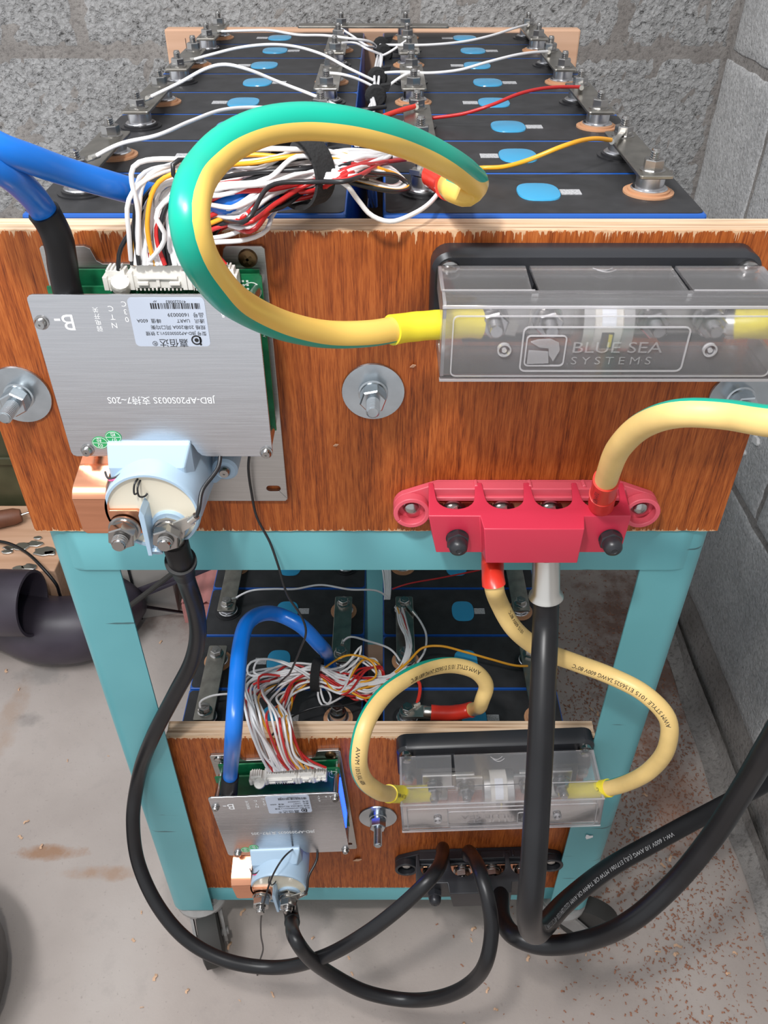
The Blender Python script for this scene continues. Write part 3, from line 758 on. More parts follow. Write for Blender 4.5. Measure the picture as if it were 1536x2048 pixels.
def contactor(root):
    cx, cz, R = .0462, -.1210, .0272
    m = MB()
    # rear block with sloped top, running into the round nose
    sec = lambda d, x0, x1, zt, zb: [(x0, -d, zb), (x1, -d, zb), (x1, -d, zt), (x0, -d, zt)]
    a = sec(.004, .0210, .0700, -.0800, -.1420); b = sec(.0400, .0222, .0690, -.0870, -.1400); c = sec(.0480, .0228, .0655, -.0985, -.1380)
    v = a + b + c; f = [(0, 1, 2, 3), (11, 10, 9, 8)]
    for k in range(2):
        for i in range(4): j = (i + 1) % 4; f.append((k * 4 + i, (k + 1) * 4 + i, (k + 1) * 4 + j, k * 4 + j))
    m.add(v, f)
    m.build('housing', M['bluegrey'], root, smooth=0, bevel=.0012)
    m = MB(); m.lathe([(R - .001, .010), (R - .0004, .030), (R, .0575), (R - .0004, .0592), (R - .0008, .0600), (R - .0022, .0600), (R - .0022, .0580)], (cx, 0, cz), (0, -1, 0), 56, cap=False)
    m.build('round_nose', M['bluegrey'], root, smooth=40)
    m = MB(); m.lathe([(R - .002, .0565), (R - .002, .0584), (R - .004, .0579), (.001, .0577)], (cx, 0, cz), (0, -1, 0), 48); m.build('resin_face', M['epoxy'], root, smooth=60)
    for x in (.0290, .0546):
        m = MB(); m.lathe([(.0108, .0570), (.0106, .0588), (.0096, .0596), (.004, .0596)], (x, 0, -.1315), (0, -1, 0), 28); m.build('terminal_boss', M['bluegrey'], root)
    # divider fin and tail nozzle
    m = MB(); m.prism([(.0418, -.1155), (.0432, -.1110), (.0450, -.1155), (.0444, -.1450), (.0420, -.1450)], -.0572, -.0700); m.build('divider_fin', M['bluegrey'], root, smooth=0, bevel=.0004)
    m = MB(); m.lathe([(.0018, 0), (.0021, .009), (.0036, .0096), (.0036, .0118), (.0016, .0118), (.0012, .0108)], (.0462, -.0575, -.1385), (0, -.82, -.57), 18, cap=False); m.build('tail_nozzle', M['bluegrey'], root, smooth=40)
    # mounting ear with screw
    m = MB(); m.lathe([(.0078, .003), (.0078, .0185), (.0062, .0200), (.0030, .0200), (.0030, .017)], (.0815, 0, -.1205), (0, -1, 0), 28, cap=False)
    m.prism([(.060, -.104), (.0790, -.1130), (.0885, -.1180), (.0860, -.1270), (.072, -.1390), (.060, -.139)], -.003, -.0075)
    m.build('mounting_ear', M['bluegrey'], root, smooth=40)
    m = MB(); screw_geo(m, .0815, -.1205, -.0185, .0036, .0052); m.build('ear_screw', M['steel'], root)
    for x, wz in ((.0290, .0622), (.0546, .0640)):
        m = MB(); m.lathe([(.0092, wz - .0012), (.0092, wz), (.0080, wz + .0002), (.0080, wz + .0022), (.004, wz + .0022)], (x, 0, -.1318), (0, -1, 0), 28); m.build('lock_washer', M['steel'], root)
        m = MB(); nut_geo(m, (x, -(wz + .0022), -.1318), (0, -1, 0), .0142, .0064, rot=.35); m.build('nut', M['steel'], root)
        m = MB(); stud_geo(m, (x, -.058, -.1318), (0, -1, 0), .0046, .0190, .0016, 16); m.build('stud', M['steel'], root)
    # coil leads that dip into the resin
    wire('coil_lead', [(.0425, -.0490, -.0990), (.0428, -.0540, -.0985), (.0405, -.0610, -.1000), (.0395, -.0620, -.1060), (.0400, -.0585, -.1080)], .0011, M['w_blk'], root, .001)
    wire('coil_lead', [(.0435, -.0490, -.0990), (.0436, -.0545, -.0990), (.0420, -.0620, -.1020), (.0422, -.0625, -.1075), (.0445, -.0600, -.1090), (.0455, -.0585, -.1082)], .0011, M['w_blk'], root, .001)
    wire('coil_lead', [(.0330, -.0490, -.0985), (.0290, -.0540, -.1000), (.0245, -.0545, -.1010), (.0215, -.0500, -.0995)], .0013, M['w_blk'], root, .001)
    wire('coil_lead', [(.0325, -.0500, -.0990), (.0285, -.0550, -.1010), (.0245, -.0550, -.1018)], .0012, M['w_pink'], root, .001)
    # sense tab on the right stud
    m = MB(); c_, s_ = math.cos(.55), math.sin(.55); X = lambda u, w: (.0546 + u * c_ - w * s_, -.1318 + u * s_ + w * c_)
    m.prism([X(.006, -.004), X(.017, -.0032), X(.0175, .0032), X(.006, .0045)], -.0640, -.0652); m.build('sense_tab', M['tin'], root, smooth=0, bevel=.0003)
    m = MB(); m.lathe([(.0023, 0), (.0023, .006)], (*[X(.016, 0)[0]], -.0645, X(.016, 0)[1]), (.6, -.1, .6), 12); m.build('crimp_barrel', M['tin'], root)
    q = X(.020, 0)
    wire('sense_lead', [(q[0], -.0650, q[1]), (q[0] + .0025, -.0640, q[1] + .006), (q[0] + .0040, -.0560, q[1] + .013), (q[0] + .0120, -.0420, q[1] + .020), (q[0] + .0115, -.0300, q[1] + .030)], .0024, M['w_blk'], root, .002)
M['w_pink'] = mat('pink_wire', (.72, .08, .22), .35)
def copper_strap(root):
    m = MB(); t = .0026
    # shelf running outwards from under the cover, bent down into a face plate with an arm for the bolt
    prof = [(-.020, -.0985), (-.0545, -.1060), (-.0580, -.1082), (-.0600, -.1112), (-.0600, -.112), (-.0600 + t, -.112), (-.0600 + t, -.1112), (-.0570, -.1095), (-.0540, -.1083), (-.020, -.0985 - t)]
    m.prism(prof, .0030, .0222, 'x')
    m.prism([(.0030, -.1110), (.0222, -.1110), (.0222, -.1195), (.0380, -.1195), (.0398, -.1210), (.0398, -.1365), (.0060, -.1365), (.0040, -.1345)], -.0600, -.0600 + t)
    m.build('strap', M['copper'], root, smooth=30, bevel=.0004)

for nm, loc, rot, up in (('upper', (-.1675, -.018, -.0205), 0.0, True), ('lower', (-.1425, -.004, -.4885), -math.radians(4.0), False)):
    r = empty('battery_monitor', loc, (0, rot, 0), f'{nm} battery monitoring unit, silver cover plate with printed label over green board', 'battery monitor', 'battery monitoring units')
    bms(r, up)
    r = empty('contactor', loc, (0, rot, 0), f'pale blue round contactor below the {nm} silver cover plate', 'contactor', 'contactors on the plywood boards')
    contactor(r)
    r = empty('copper_strap', loc, (0, rot, 0), f'bent copper strap bolted to the contactor under the {nm} silver plate', 'copper strap', 'bent copper straps')
    copper_strap(r)

# ================================================================ fuse holders with clear covers
def fuse_holder(loc, rot, label, flabel, mirror_text=False):
    root = empty('fuse_holder', loc, (0, rot, 0), label, 'fuse holder', 'fuse holders with clear covers')
    m = MB(); o = rrect(-.0025, -.0440, .1685, .0042, .0095, 6); i_ = rrect(-.0005, -.0420, .1665, .0022, .0085, 6); n = len(o)
    v = [(p[0], 0, p[1]) for p in o] + [(p[0], -.0125, p[1]) for p in o] + [(p[0], -.0150, p[1]) for p in i_]
    m.add(v, [list(range(n))] + [(k * n + i, k * n + (i + 1) % n, (k + 1) * n + (i + 1) % n, (k + 1) * n + i) for k in (0, 1) for i in range(n)] + [[2 * n + i for i in range(n)][::-1]])
    m.box((.014, -.0150, -.038), (.048, -.0290, -.006)); m.box((.118, -.0150, -.038), (.152, -.0290, -.006))
    m.build('base', M['black'], root, smooth=40)
    for x, z in ((.0065, -.0045), (.1595, -.0045), (.0065, -.0360), (.1595, -.0360)):
        m = MB(); m.lathe([(.0058, .015), (.0058, .0185), (.0042, .0190), (.0042, .0215), (.0022, .0222)], (x, 0, z), (0, -1, 0), 20); m.build('fixing_screw', M['steel'], root)
    for x0, x1 in ((.0190, .0640), (.1020, .1470)):
        m = MB(); m.box((x0, -.0290, -.0310), (x1, -.0325, -.0120)); m.build('terminal_bar', M['tin'], root, smooth=0, bevel=.0006)
    for x in (.0285, .0560, .1090, .1375):
        m = MB(); m.lathe([(.0078, .0352), (.0078, .0368), (.0068, .0370), (.0068, .0385), (.004, .0385)], (x, 0, -.0215), (0, -1, 0), 24); nut_geo(m, (x, -.0385, -.0215), (0, -1, 0), .0125, .0058, rot=.3)
        m.build('nut', M['steel'], root)
        m = MB(); stud_geo(m, (x, -.032, -.0215), (0, -1, 0), .0040, .0190, .0015, 14); m.build('stud', M['steel'], root)
    # clear cover: rounded channel profile with three flaps and end walls
    t = .0018
    prof = [(-.0500, 0), (-.0625, 0), (-.0648, -.0008), (-.0660, -.0030), (-.0672, -.0372), (-.0664, -.0390), (-.0645, -.0395), (-.0300, -.0395), (-.0300, -.0395 + t), (-.0640, -.0395 + t), (-.0654, -.0372), (-.0642, -.0034), (-.0636, -.0024), (-.0620, -t), (-.0500, -t)]
    m = MB(); m.prism(prof, .0002, .1658, 'x')
    for x0, x1 in ((.0008, .0448), (.0472, .1188), (.1212, .1652)): m.prism([(x0, -.0502), (x1 - (.001 if x1 < .1 else 0), -.0502), (x1, -.0200), (x0 - .0006, -.0200)], -t, 0, 'z')
    cv = m.build('clear_cover', M['clear'], root, smooth=30, bevel=.0003)
    for x in (.0002, .1640):
        m = MB(); m.prism([(-.0200, -.0005), (-.0620, -.0008), (-.0650, -.0030), (-.0660, -.0375), (-.0300, -.0385), (-.0300, -.0300), (-.0560, -.0300), (-.0560, -.0120), (-.0200, -.0120)], x, x + .0018, 'x')
        m.build('cover_end_wall', M['clear_e'], root, smooth=0)
    m = MB(); E = .0006
    def rim(x0, z0, x1, z1, r, w=.0007, y=-.0668):
        m.prism(holed(rrect(x0, z0, x1, z1, r, 4), rrect(x0 + w, z0 + w, x1 - w, z1 - w, r - w, 4)), y, y - E)
    rim(.0050, -.0372, .1610, -.0050, .0028); rim(.0385, -.0345, .1180, -.0105, .0030, .0008); (rim(.0405, -.0315, .0600, -.0150, .0022, .0007) if not mirror_text else rim(.0960, -.0316, .1155, -.0151, .0022, .0007))
    m.box((.0006, -.0505, .0), (.0450, -.0512, .0006)); m.box((.1212, -.0505, .0), (.1654, -.0512, .0006))
    for x in (.0304, .1290): m.prism(holed(circ(x, -.0225, .0034), circ(x, -.0225, .0026)), -.0660, -.0684); m.prism(circ(x, -.0225, .0012), -.0662, -.0684)
    m.box((.0, -.0650, -.0398), (.166, -.0676, -.0388)); m.box((.0, -.0652, -.0022), (.166, -.0662, -.0010))
    for k in range(2): m.prism([(.078 + .0015 * k + .010 * t_ / 8, -.024 - .0028 * math.sin(math.pi * t_ / 8) - .002 * k) for t_ in range(9)] + [(.078 + .0015 * k + .010 * t_ / 8, -.0234 - .0028 * math.sin(math.pi * t_ / 8) - .002 * k) for t_ in range(8, -1, -1)], 0, .0003, 'z')
    tag(m.build('moulded_rims', M['clear_e'], root, smooth=0), kind='stuff')
    m = MB(); Y = -.0676
    f = -1 if mirror_text else 1; U = lambda x: .0780 + f * (x - .0780); W = lambda z: -.0233 + f * (z + .0233)
    text_on(m, 'BLUE SEA', U(.0625), W(-.0240), .0082, Y, 0 if f > 0 else 180, 'LEFT', sx=1.28); text_on(m, 'S Y S T E M S', U(.0630), W(-.0302), .0058, Y, 0 if f > 0 else 180, 'LEFT', sx=1.22)
    # emblem: a tail over a waterline in a square
    em = lambda p: [(U(a), W(b)) for a, b in p]
    m.prism(em([(.0425, -.0180), (.0460, -.0168), (.0520, -.0165), (.0560, -.0185), (.0570, -.0225), (.0545, -.0285), (.0520, -.0250), (.0515, -.0215), (.0470, -.0210)]), Y, Y - .0005)
    m.prism(em([(.0420, -.0225), (.0515, -.0232), (.0525, -.0295), (.0420, -.0300)]), Y, Y - .0003)
    tag(m.build('raised_lettering', M['clear_t'], root, smooth=0), kind='stuff')
    # the fuse itself
    fz = empty('cartridge_fuse', loc, (0, rot, 0), flabel, 'fuse', 'white cartridge fuses')
    m = MB(); c = (.0830, -.0390, -.0215)
    m.lathe([(.0130, -.0075), (.0143, -.0068), (.0143, .0068), (.0130, .0075)], c, (1, 0, 0), 36); m.build('ceramic_body', M['ceramic'], fz)
    for s in (-1, 1):
        m = MB(); a = sorted((s * .0065, s * .0130)); m.lathe([(.0138, a[0]), (.0149, a[0] + .0006), (.0149, a[1] - .0006), (.0138, a[1])], c, (1, 0, 0), 36); m.build('end_cap', M['tin'], fz)
        m = MB(); xs = sorted((.083 + s * .012, .083 + s * .0355)); m.box((xs[0], -.0325, -.0305), (xs[1], -.0352, -.0125)); m.build('blade', M['tin'], fz, smooth=0, bevel=.0004)
    m = MB()
    for (z0, z1, mt, x0, x1) in ((-.0150, -.0040, 0, .0795, .0865),):
        k = 8
        for i in range(k):
            a0, a1 = (.15 + 1.25 * i / k), (.15 + 1.25 * (i + 1) / k); r = .0145
            p = lambda a: (-.0390 - r * math.cos(a - .1 + .2), -.0215 + r * math.sin(a - .1 + .2))
            (ya, za), (yb, zb) = p(a0), p(a1); m.add([(x0, ya, za), (x1, ya, za), (x1, yb, zb), (x0, yb, zb)], [(0, 1, 2, 3)])
    m.build('paper_label', M['whiteink'], fz)
    MB().box((.0800, -.0530, -.0290), (.0860, -.0536, -.0205)).build('indicator_window', M['ink'], fz, smooth=0)
    MB().box((.0836, -.0536, -.0280), (.0852, -.0541, -.0215)).build('indicator', M['shrink_y'], fz, smooth=0)
fuse_holder((.0374, -.018, -.0127), 0, 'upper black fuse holder with clear embossed cover near the top right', 'white cartridge fuse inside the upper clear cover')
fuse_holder((.0237, -.004, -.4540), -math.radians(3.5), 'lower black fuse holder with clear embossed cover, partly behind the thick black cable', 'white cartridge fuse inside the lower clear cover', True)

# ================================================================ distribution bars with notched covers
def distribution_bar(loc, rot, body, base, label):
    root = empty('distribution_bar', loc, (0, rot, 0), label, 'distribution bar', 'four stud distribution bars')
    # back plate with ring ears
    m = MB(); out = [(-.0640, -.0125), (.0640, -.0125)]
    out = [(-.0640, -.0110)] + [(-.0742 + .0118 * math.cos(a), .0 + .0118 * math.sin(a)) for a in np.linspace(-math.pi * .42, -math.pi * 1.32, 16)] + [(-.0620, .0172), (-.0580, .0185), (.0580, .0185), (.0620, .0172)] + [(.0742 + .0118 * math.cos(a), .0118 * math.sin(a)) for a in np.linspace(math.pi * .32, -math.pi * .58, 16)] + [(.0640, -.0110)]
    m.prism(out, 0, -.0050); m.build('back_plate', M[base], root, smooth=30, bevel=.0005)
    for s in (-1, 1):
        m = MB(); m.prism(holed(circ(s * .0742, 0, .0118, n=30), circ(s * .0742, 0, .0088, n=30)), -.005, -.0120); m.build('ear_ring', M[base], root, smooth=40, bevel=.0005)
        m = MB(); m.lathe([(.0058, .0050), (.0058, .0058), (.0048, .0062), (.0045, .0085), (.0030, .0095), (.0005, .0098)], (s * .0742, 0, .0008), (0, -1, 0), 20); m.build('screw', M['steel'], root)
    m = MB(); m.box((-.0610, -.0045, .0120), (.0600, -.0125, .0205)); m.box((-.0610, -.0125, .0125), (.0600, -.0150, .0155))
    for x in (-.034, .0, .034): m.lathe([(.0014, -.0112), (.0014, -.0045)], (x, 0, .0208), (0, 1, 0), 10)
    m.build('rear_rail', M[base], root, smooth=30, bevel=.0006)
    MB().box((-.0570, -.0120, -.0035), (.0560, -.0152, .0115)).build('copper_bar', M['copper'], root, smooth=0, bevel=.0003)
    for x in (-.0485, -.0175, .0130, .0430):
        m = MB(); m.lathe([(.0092, .0152), (.0092, .0168), (.0078, .0171), (.0078, .0188), (.0040, .0188)], (x, 0, .0040), (0, -1, 0), 26); nut_geo(m, (x, -.0188, .0040), (0, -1, 0), .0140, .0060, rot=.2); m.build('nut', M['steel'], root)
        m = MB(); stud_geo(m, (x, -.0150, .0040), (0, -1, 0), .0042, .0125, .0015, 14); m.build('stud', M['steel'], root)
    # notched cover shell
    zz = lambda d: .0222 - (d - .008) * .20
    xl, xr, bl, br = -.0640, .0588, -.0590, .0578; d0, d1, d2 = .008, .0350, .0450; zb = -.0138
    top = [(xr, d0)]
    cen = (.0425, .0130, -.0172, -.0478)
    for c in cen:
        pts = [(c + .0132, d0), (c + .0122, .0180)] + [(c + .0118 * math.cos(a), .0205 + .0088 * math.sin(a)) for a in np.linspace(0, math.pi, 12)] + [(c - .0122, .0180), (c - .0132, d0)]
        top += pts
    top += [(xl, d0), (xl - .001, d1), (-.0335, d1), (-.0320, d2), (.0285, d2), (.0300, d1), (xr, d1)]
    P3 = [(x, -d, zz(d)) for x, d in top]; n = len(P3); m = MB(); m.v = P3[:]; m.f = [list(range(n))]; m.m = [0]
    iL, i1, i2, i3, i4, iR = n - 6, n - 5, n - 4, n - 3, n - 2, n - 1
    def bv(x, d): m.v.append((x, -d, zb)); return len(m.v) - 1
    q = [bv(bl, d1 - .001), bv(-.0300, d1 - .001), bv(-.0285, d2 - .0010), bv(.0285, d2 - .0010), bv(.0300, d1 - .001), bv(br, d1 - .001)]
    for a, b, c, d in ((iL, i1, q[1], q[0]), (i1, i2, q[2], q[1]), (i2, i3, q[3], q[2]), (i3, i4, q[4], q[3]), (i4, iR, q[5], q[4])): m.f.append([a, b, c, d]); m.m.append(0)
    sL = bv(xl + .002, d0); sR = bv(xr - .001, d0)
    m.f.append([n - 7, iL, q[0], sL]); m.m.append(0); m.f.append([iR, 0, sR, q[5]]); m.m.append(0)
    me = m.build('notched_cover', M[body], root, smooth=0, solid=.0018)
    bm_ = bmesh.new(); bm_.from_mesh(me.data); bmesh.ops.recalc_face_normals(bm_, faces=bm_.faces); 
    f0 = max(bm_.faces, key=lambda f: f.calc_area())
    bm_.faces.ensure_lookup_table()
    if bm_.faces[0].normal.z < 0: bmesh.ops.reverse_faces(bm_, faces=bm_.faces)
    bm_.to_mesh(me.data); bm_.free()
    bv_ = me.modifiers.new('bevel', 'BEVEL'); bv_.width = .0009; bv_.segments = 3; bv_.limit_method = 'ANGLE'; bv_.angle_limit = .6
    me.data.polygons.foreach_set('use_smooth', [True] * len(me.data.polygons)); me.data.set_sharp_from_angle(angle=.9)
    for x in (-.0465, .0485):
        m = MB(); nut_geo(m, (x, -.0348, -.0005), (0, -1, 0), .0128, .0050, .0066, .0008, rot=.52); m.lathe([(.0060, .0055), (.0060, .0085), (.0054, .0112), (.0038, .0130), (.0018, .0136), (.0014, .0132)], (x, -.0348, -.0005), (0, -1, 0), 24)
        m.build('dome_nut', M['black'], root, smooth=45)
distribution_bar((.1025, -.018, -.1810), 0, 'red', 'pink', 'red distribution bar with notched cover at the bottom of the upper board')
distribution_bar((.1082, -.004, -.6590), -math.radians(3.1), 'black', 'black', 'black distribution bar with notched cover at the bottom of the lower board')

# ================================================================ heavy cables
def cable(name, pts, D, label, cat='cable', mats=None, center=None, mix=None, ref=None, green=0.0, texts=(), sleeves=(), step=.004, n=28, group=None, lugs=()):
    root = empty(name, tuple(np.array(pts[0])), label=label, cat=cat, group=group)
    O = np.array(pts[0]); C = spline(pts, step); T, N, B = frames(C, ref, center, mix)
    S = np.concatenate([[0], np.cumsum(np.linalg.norm(np.diff(C, axis=0), axis=1))])
    m = MB(); tube(m, C - O, D / 2, n, T, N, B, (lambda q: 1 if (q < green / 2 or q > 1 - green / 2) else 0) if green else None)
    m.build('insulation', [M[k] for k in (mats if isinstance(mats, (list, tuple)) else [mats])], root, smooth=60)
    L = S[-1]
    for (s0, s1, rr, mt, txt) in sleeves:       # heat shrink from s0 to s1 (negative counts from the end)
        s0 = s0 if s0 >= 0 else L + s0; s1 = s1 if s1 > 0 else L + s1
        k = [i for i in range(len(C)) if s0 <= S[i] <= s1]
        if len(k) < 2: continue
        i0, i1 = k[0], k[-1] + 1; cc = C[i0:i1] - O
        rad = np.array([(rr + .0001 * math.sin(i * 1.7)) * (1 + (.03 if i in (0, len(cc) - 1) else 0)) for i in range(len(cc))])
        m = MB(); tube(m, cc, rad, n, T[i0:i1], N[i0:i1], B[i0:i1]); sl = m.build('heat_shrink', M[mt], root, smooth=60)
        if txt:
            body, at, size, flip, dphi = txt; m = MB(); j = i0 + int(at * (i1 - i0)); ph = facing(C, N, B, j) + dphi
            text_bend(m, body, C - O, T, N, B, S[j], rr + .0004, size, ph, flip); tag(m.build('sleeve_print', M['ink'], root, smooth=0), kind='stuff')
    for (body, at, size, flip, dphi, mt) in texts:
        m = MB(); j = int(np.argmin(((C - at) ** 2).sum(1))) if hasattr(at, '__len__') else int(np.searchsorted(S, at if at >= 0 else L + at)); ph = facing(C, N, B, j) + dphi
        text_bend(m, body, C - O, T, N, B, S[j], D / 2, size, ph, flip); tag(m.build('cable_print', M[mt], root, smooth=0), kind='stuff')
    for (end, kind, w, ln) in lugs:             # crimped lug: barrel and flat palm
        i = 0 if end == 0 else len(C) - 1; d = -T[0] if end == 0 else T[-1]; p = C[i] - O
        m = MB(); m.lathe([(D * .40, -.004), (D * .46, 0), (D * .46, ln * .5), (D * .40, ln * .6)], p, d, 20)
        if kind == 'flat':
            pl = np.array(w, float) - O; ax = pl - p; ax /= np.linalg.norm(ax); nz = np.array((0, 0, 1.)) if abs(ax[2]) < .7 else np.array((0, -1., 0)); sd = np.cross(ax, nz); sd /= np.linalg.norm(sd); nz = np.cross(sd, ax)
            q0 = p + ax * ln * .45; hw = .0085; vs = []
            for zt in (-.0013, .0013):
                for u, v in ((0, -hw * .8), (np.linalg.norm(pl - q0) + hw * .3, -hw), (np.linalg.norm(pl - q0) + hw * .9, 0), (np.linalg.norm(pl - q0) + hw * .3, hw), (0, hw * .8)): vs.append(q0 + ax * u + sd * v + nz * zt)
            m.add(vs, [(4, 3, 2, 1, 0), (5, 6, 7, 8, 9)] + [(i_, (i_ + 1) % 5, 5 + (i_ + 1) % 5, 5 + i_) for i_ in range(5)])
        m.build('lug', M['tin'], root, smooth=35)
    return root
b = byW
# big green and yellow loop from the first right cell round to the upper fuse
c1 = (XC - .0635, PITCH / 2, .0118)
loop = [onZ(868, 348, .0165), onZ(893, 366, .0165), b(915, 381, 52), b(937, 386, 51), b(950, 372, 51.5), b(937, 352, 54), b(898, 325, 58), b(833, 292, 62), b(762, 266, 66), b(680, 248, 69), b(600, 243, 71), b(520, 256, 73), b(452, 290, 75), b(408, 335, 77), b(384, 385, 80), b(379, 440, 81), b(392, 500, 79), b(435, 570, 73), b(500, 622, 64), b(580, 655, 58), b(660, 669, 54), b(740, 667, 52), onY(815, 655, -.066), onY(900, 648, -.0600), onY(960, 647, -.0560)]
cen = (loop[15] + loop[9] + loop[20] + loop[6]) / 4
cable('ground_cable', loop, .0127, 'large green and yellow looped cable from the first right cell to the upper fuse', mats=['yel', 'grn'], center=cen, mix=tuple(FW * .10), green=.47, n=40, step=.003,
      sleeves=((0, .030, .0073, 'shrink_r', None), (-.050, 0, .0073, 'shrink_y', None)), lugs=((0, 'flat', c1, .010), (1, 'flat', onY(1010, 652, -.0525), .008)))
# blue cable of the upper pack, leaving the picture on the left and coming back
bl = [onY(140, 600, -.048), onY(130, 560, -.048), onY(113, 470, -.053), b(82, 415, 54), b(45, 372, 57), b(0, 337, 60), b(-60, 303, 62), b(-115, 270, 63), b(-145, 235, 63), b(-115, 235, 62), b(-60, 262, 62), b(0, 296, 61), b(60, 318, 59), b(130, 343, 56), b(215, 368, 53), b(290, 388, 50), b(370, 400, 47), onZ(470, 405, .019), onZ(560, 396, .014), onZ(600, 388, .0135)]
cable('blue_cable', bl, .0125, 'thick blue cable curving off the left edge, upper silver plate to the first left cell', mats='blue', sleeves=((0, .052, .0072, 'shrink_k', None),), lugs=((1, 'flat', (-XC + .0635, PITCH / 2, .0118), .010),))
# yellow cable out of the red distribution bar, round to the far end of the upper fuse
yr = [onY(1201, 1016, -.040), b(1205, 992, 42.5), b(1217, 945, 46), b(1240, 893, 50), b(1290, 848, 54), b(1365, 826, 58), b(1450, 829, 60), b(1536, 842, 63), b(1640, 850, 65), b(1720, 815, 62), b(1735, 745, 58), b(1690, 685, 55), b(1600, 655, 52), onY(1530, 648, -.064), onY(1470, 648, -.0575)]
cable('yellow_cable', yr, .0127, 'pale yellow cable arching from the red distribution bar off the right edge', mats=['yel2', 'grn'], ref=(.1, 1.0, 0), green=.26, n=32,
      sleeves=((0, .040, .0077, 'shrink_r', None), (.034, .062, .0073, 'shrink_r', ('RSΦ(14/7.0', .0, .0040, False, -.45)), (-.046, 0, .0073, 'shrink_y', None)), lugs=((1, 'flat', onY(1415, 652, -.0525), .008),))
TX = 'AWM STYLE 1015 E156525 2AWG 600V 80°C'
yl = [onY(985, 1085, -.040), onY(985, 1130, -.043), b(987, 1165, 39), b(998, 1205, 37), b(1028, 1257, 36), b(1080, 1298, 35), b(1150, 1325, 34.5), b(1222, 1352, 34.5), b(1290, 1388, 35), b(1335, 1437, 35), b(1335, 1490, 34.5), b(1300, 1540, 33), b(1250, 1567, 31.5), onY(1210, 1577, -.060), onY(1160, 1580, -.0500), onY(1125, 1580, -.0430)]
cable('yellow_cable', yl, .0127, 'yellow cable hanging from the red bar to the right end of the lower fuse', mats=['yel2', 'grn'], ref=tuple(FW), green=.22, n=32,
      sleeves=((0, .036, .0073, 'shrink_r', ('Φ(14/7.0', .55, .0036, True, .3)), (-.050, 0, .0071, 'shrink_y', ('C', .12, .0040, False, 0))),
      texts=(('1015 600V 80°C', b(1040, 1268, 36), .0036, True, -.4, 'ink'), (TX, b(1335, 1450, 35), .0044, True, .15, 'ink')), lugs=((1, 'flat', onY(1100, 1580, -.040), .008),))
zL = -.4998
yll = [onZ(862, 1425, zL + .018), onZ(905, 1426, zL + .018), onZ(940, 1420, zL + .020), b(965, 1398, 29.5), b(972, 1370, 30), b(952, 1344, 30.5), b(912, 1331, 31), b(862, 1335, 32), b(805, 1361, 34), b(758, 1402, 35.5), b(728, 1455, 36.5), b(717, 1510, 36.5), b(726, 1556, 35), b(752, 1580, 33.5), onY(790, 1588, -.062), onY(830, 1588, -.050), onY(860, 1586, -.044)]
cen = (yll[4] + yll[10] + yll[7] + yll[14]) / 4
cable('ground_cable', yll, .0127, 'printed yellow looped cable from the lower shelf cells to the lower fuse', mats=['yel2', 'grn'], center=cen, mix=tuple(FW * 1.1), green=.34, n=32, step=.003,
      sleeves=((0, .040, .0072, 'shrink_r', None), (-.062, 0, .0071, 'shrink_y', ('RSΦ(14/7.0', .04, .0044, False, .1))), texts=((TX, b(745, 1418, 36), .0050, True, .1, 'ink') if False else (TX, b(952, 1344, 30.5), .0048, False, .1, 'ink'), ('AWM 1015 (UL) 600V', b(719, 1480, 36), .0042, False, .1, 'ink')), lugs=((0, 'flat', (XC - .0635, .0142 + PITCH / 2, zL + .0118), .012), (1, 'flat', onY(880, 1583, -.040), .008)))
# lower blue cable
bl2 = [onY(458, 1585, -.034), onY(461, 1545, -.034), b(468, 1450, 35), b(474, 1360, 34), b(481, 1290, 33), b(494, 1247, 32), b(522, 1228, 31), b(560, 1230, 30), b(600, 1250, 30), b(635, 1285, 29.5), onZ(658, 1325, zL + .030), onZ(672, 1370, zL + .022), onZ(680, 1400, zL + .015)]
cable('blue_cable', bl2, .0125, 'blue cable arching from the lower silver plate over the lower cells', mats='blue', sleeves=((0, .026, .0074, 'shrink_k', None), (-.03, 0, .0070, 'shrink_k', None)))
# black cables between the contactors and the lower black bar
bk1 = [onY(350, 1085, -.080), onY(358, 1110, -.078), b(372, 1160, 38), b(390, 1215, 36), b(396, 1265, 34.5), b(385, 1320, 33), b(350, 1388, 31.5), b(305, 1475, 30), b(276, 1560, 28), b(266, 1640, 27.5), b(278, 1730, 27), b(318, 1815, 27), b(375, 1880, 27), b(450, 1920, 27), b(545, 1935, 27), b(640, 1916, 28), b(730, 1868, 29), b(810, 1806, 29.5), b(862, 1755, 29.5), onY(884, 1715, -.050), onY(886, 1697, -.028), onY(884, 1700, -.020)]
cable('black_cable', bk1, .0125, 'black cable sweeping from the upper contactor down the left to the lower black bar', mats='rubber', sleeves=((0, .034, .0076, 'shrink_k', None), (.020, .026, .0092, 'shrink_k', None), (.030, .060, .0070, 'shrink_k', None)), texts=(('▌▌▌▌', -.165, .0040, False, .5, 'bluemark'),) if False else (), lugs=((0, 'flat', (-.1675 + .0546, -.018 - .0608, -.0205 - .1318), .016),))
bk2 = [onY(577, 1800, -.062), onY(583, 1830, -.064), b(592, 1880, 29), b(615, 1912, 28.5), b(665, 1950, 27.5), b(735, 1985, 27), b(815, 2000, 27), b(890, 1992, 28), b(945, 1963, 29), b(975, 1915, 30), b(983, 1860, 30), b(976, 1800, 30), b(962, 1750, 29.5), onY(947, 1715, -.050), onY(938, 1703, -.032), onY(936, 1712, -.022)]
cable('black_cable', bk2, .0125, 'black cable drooping from the lower contactor across to the lower black bar', mats='rubber', sleeves=((0, .048, .0072, 'shrink_k', None),), lugs=((0, 'flat', onY(575, 1785, -.063), .012),))
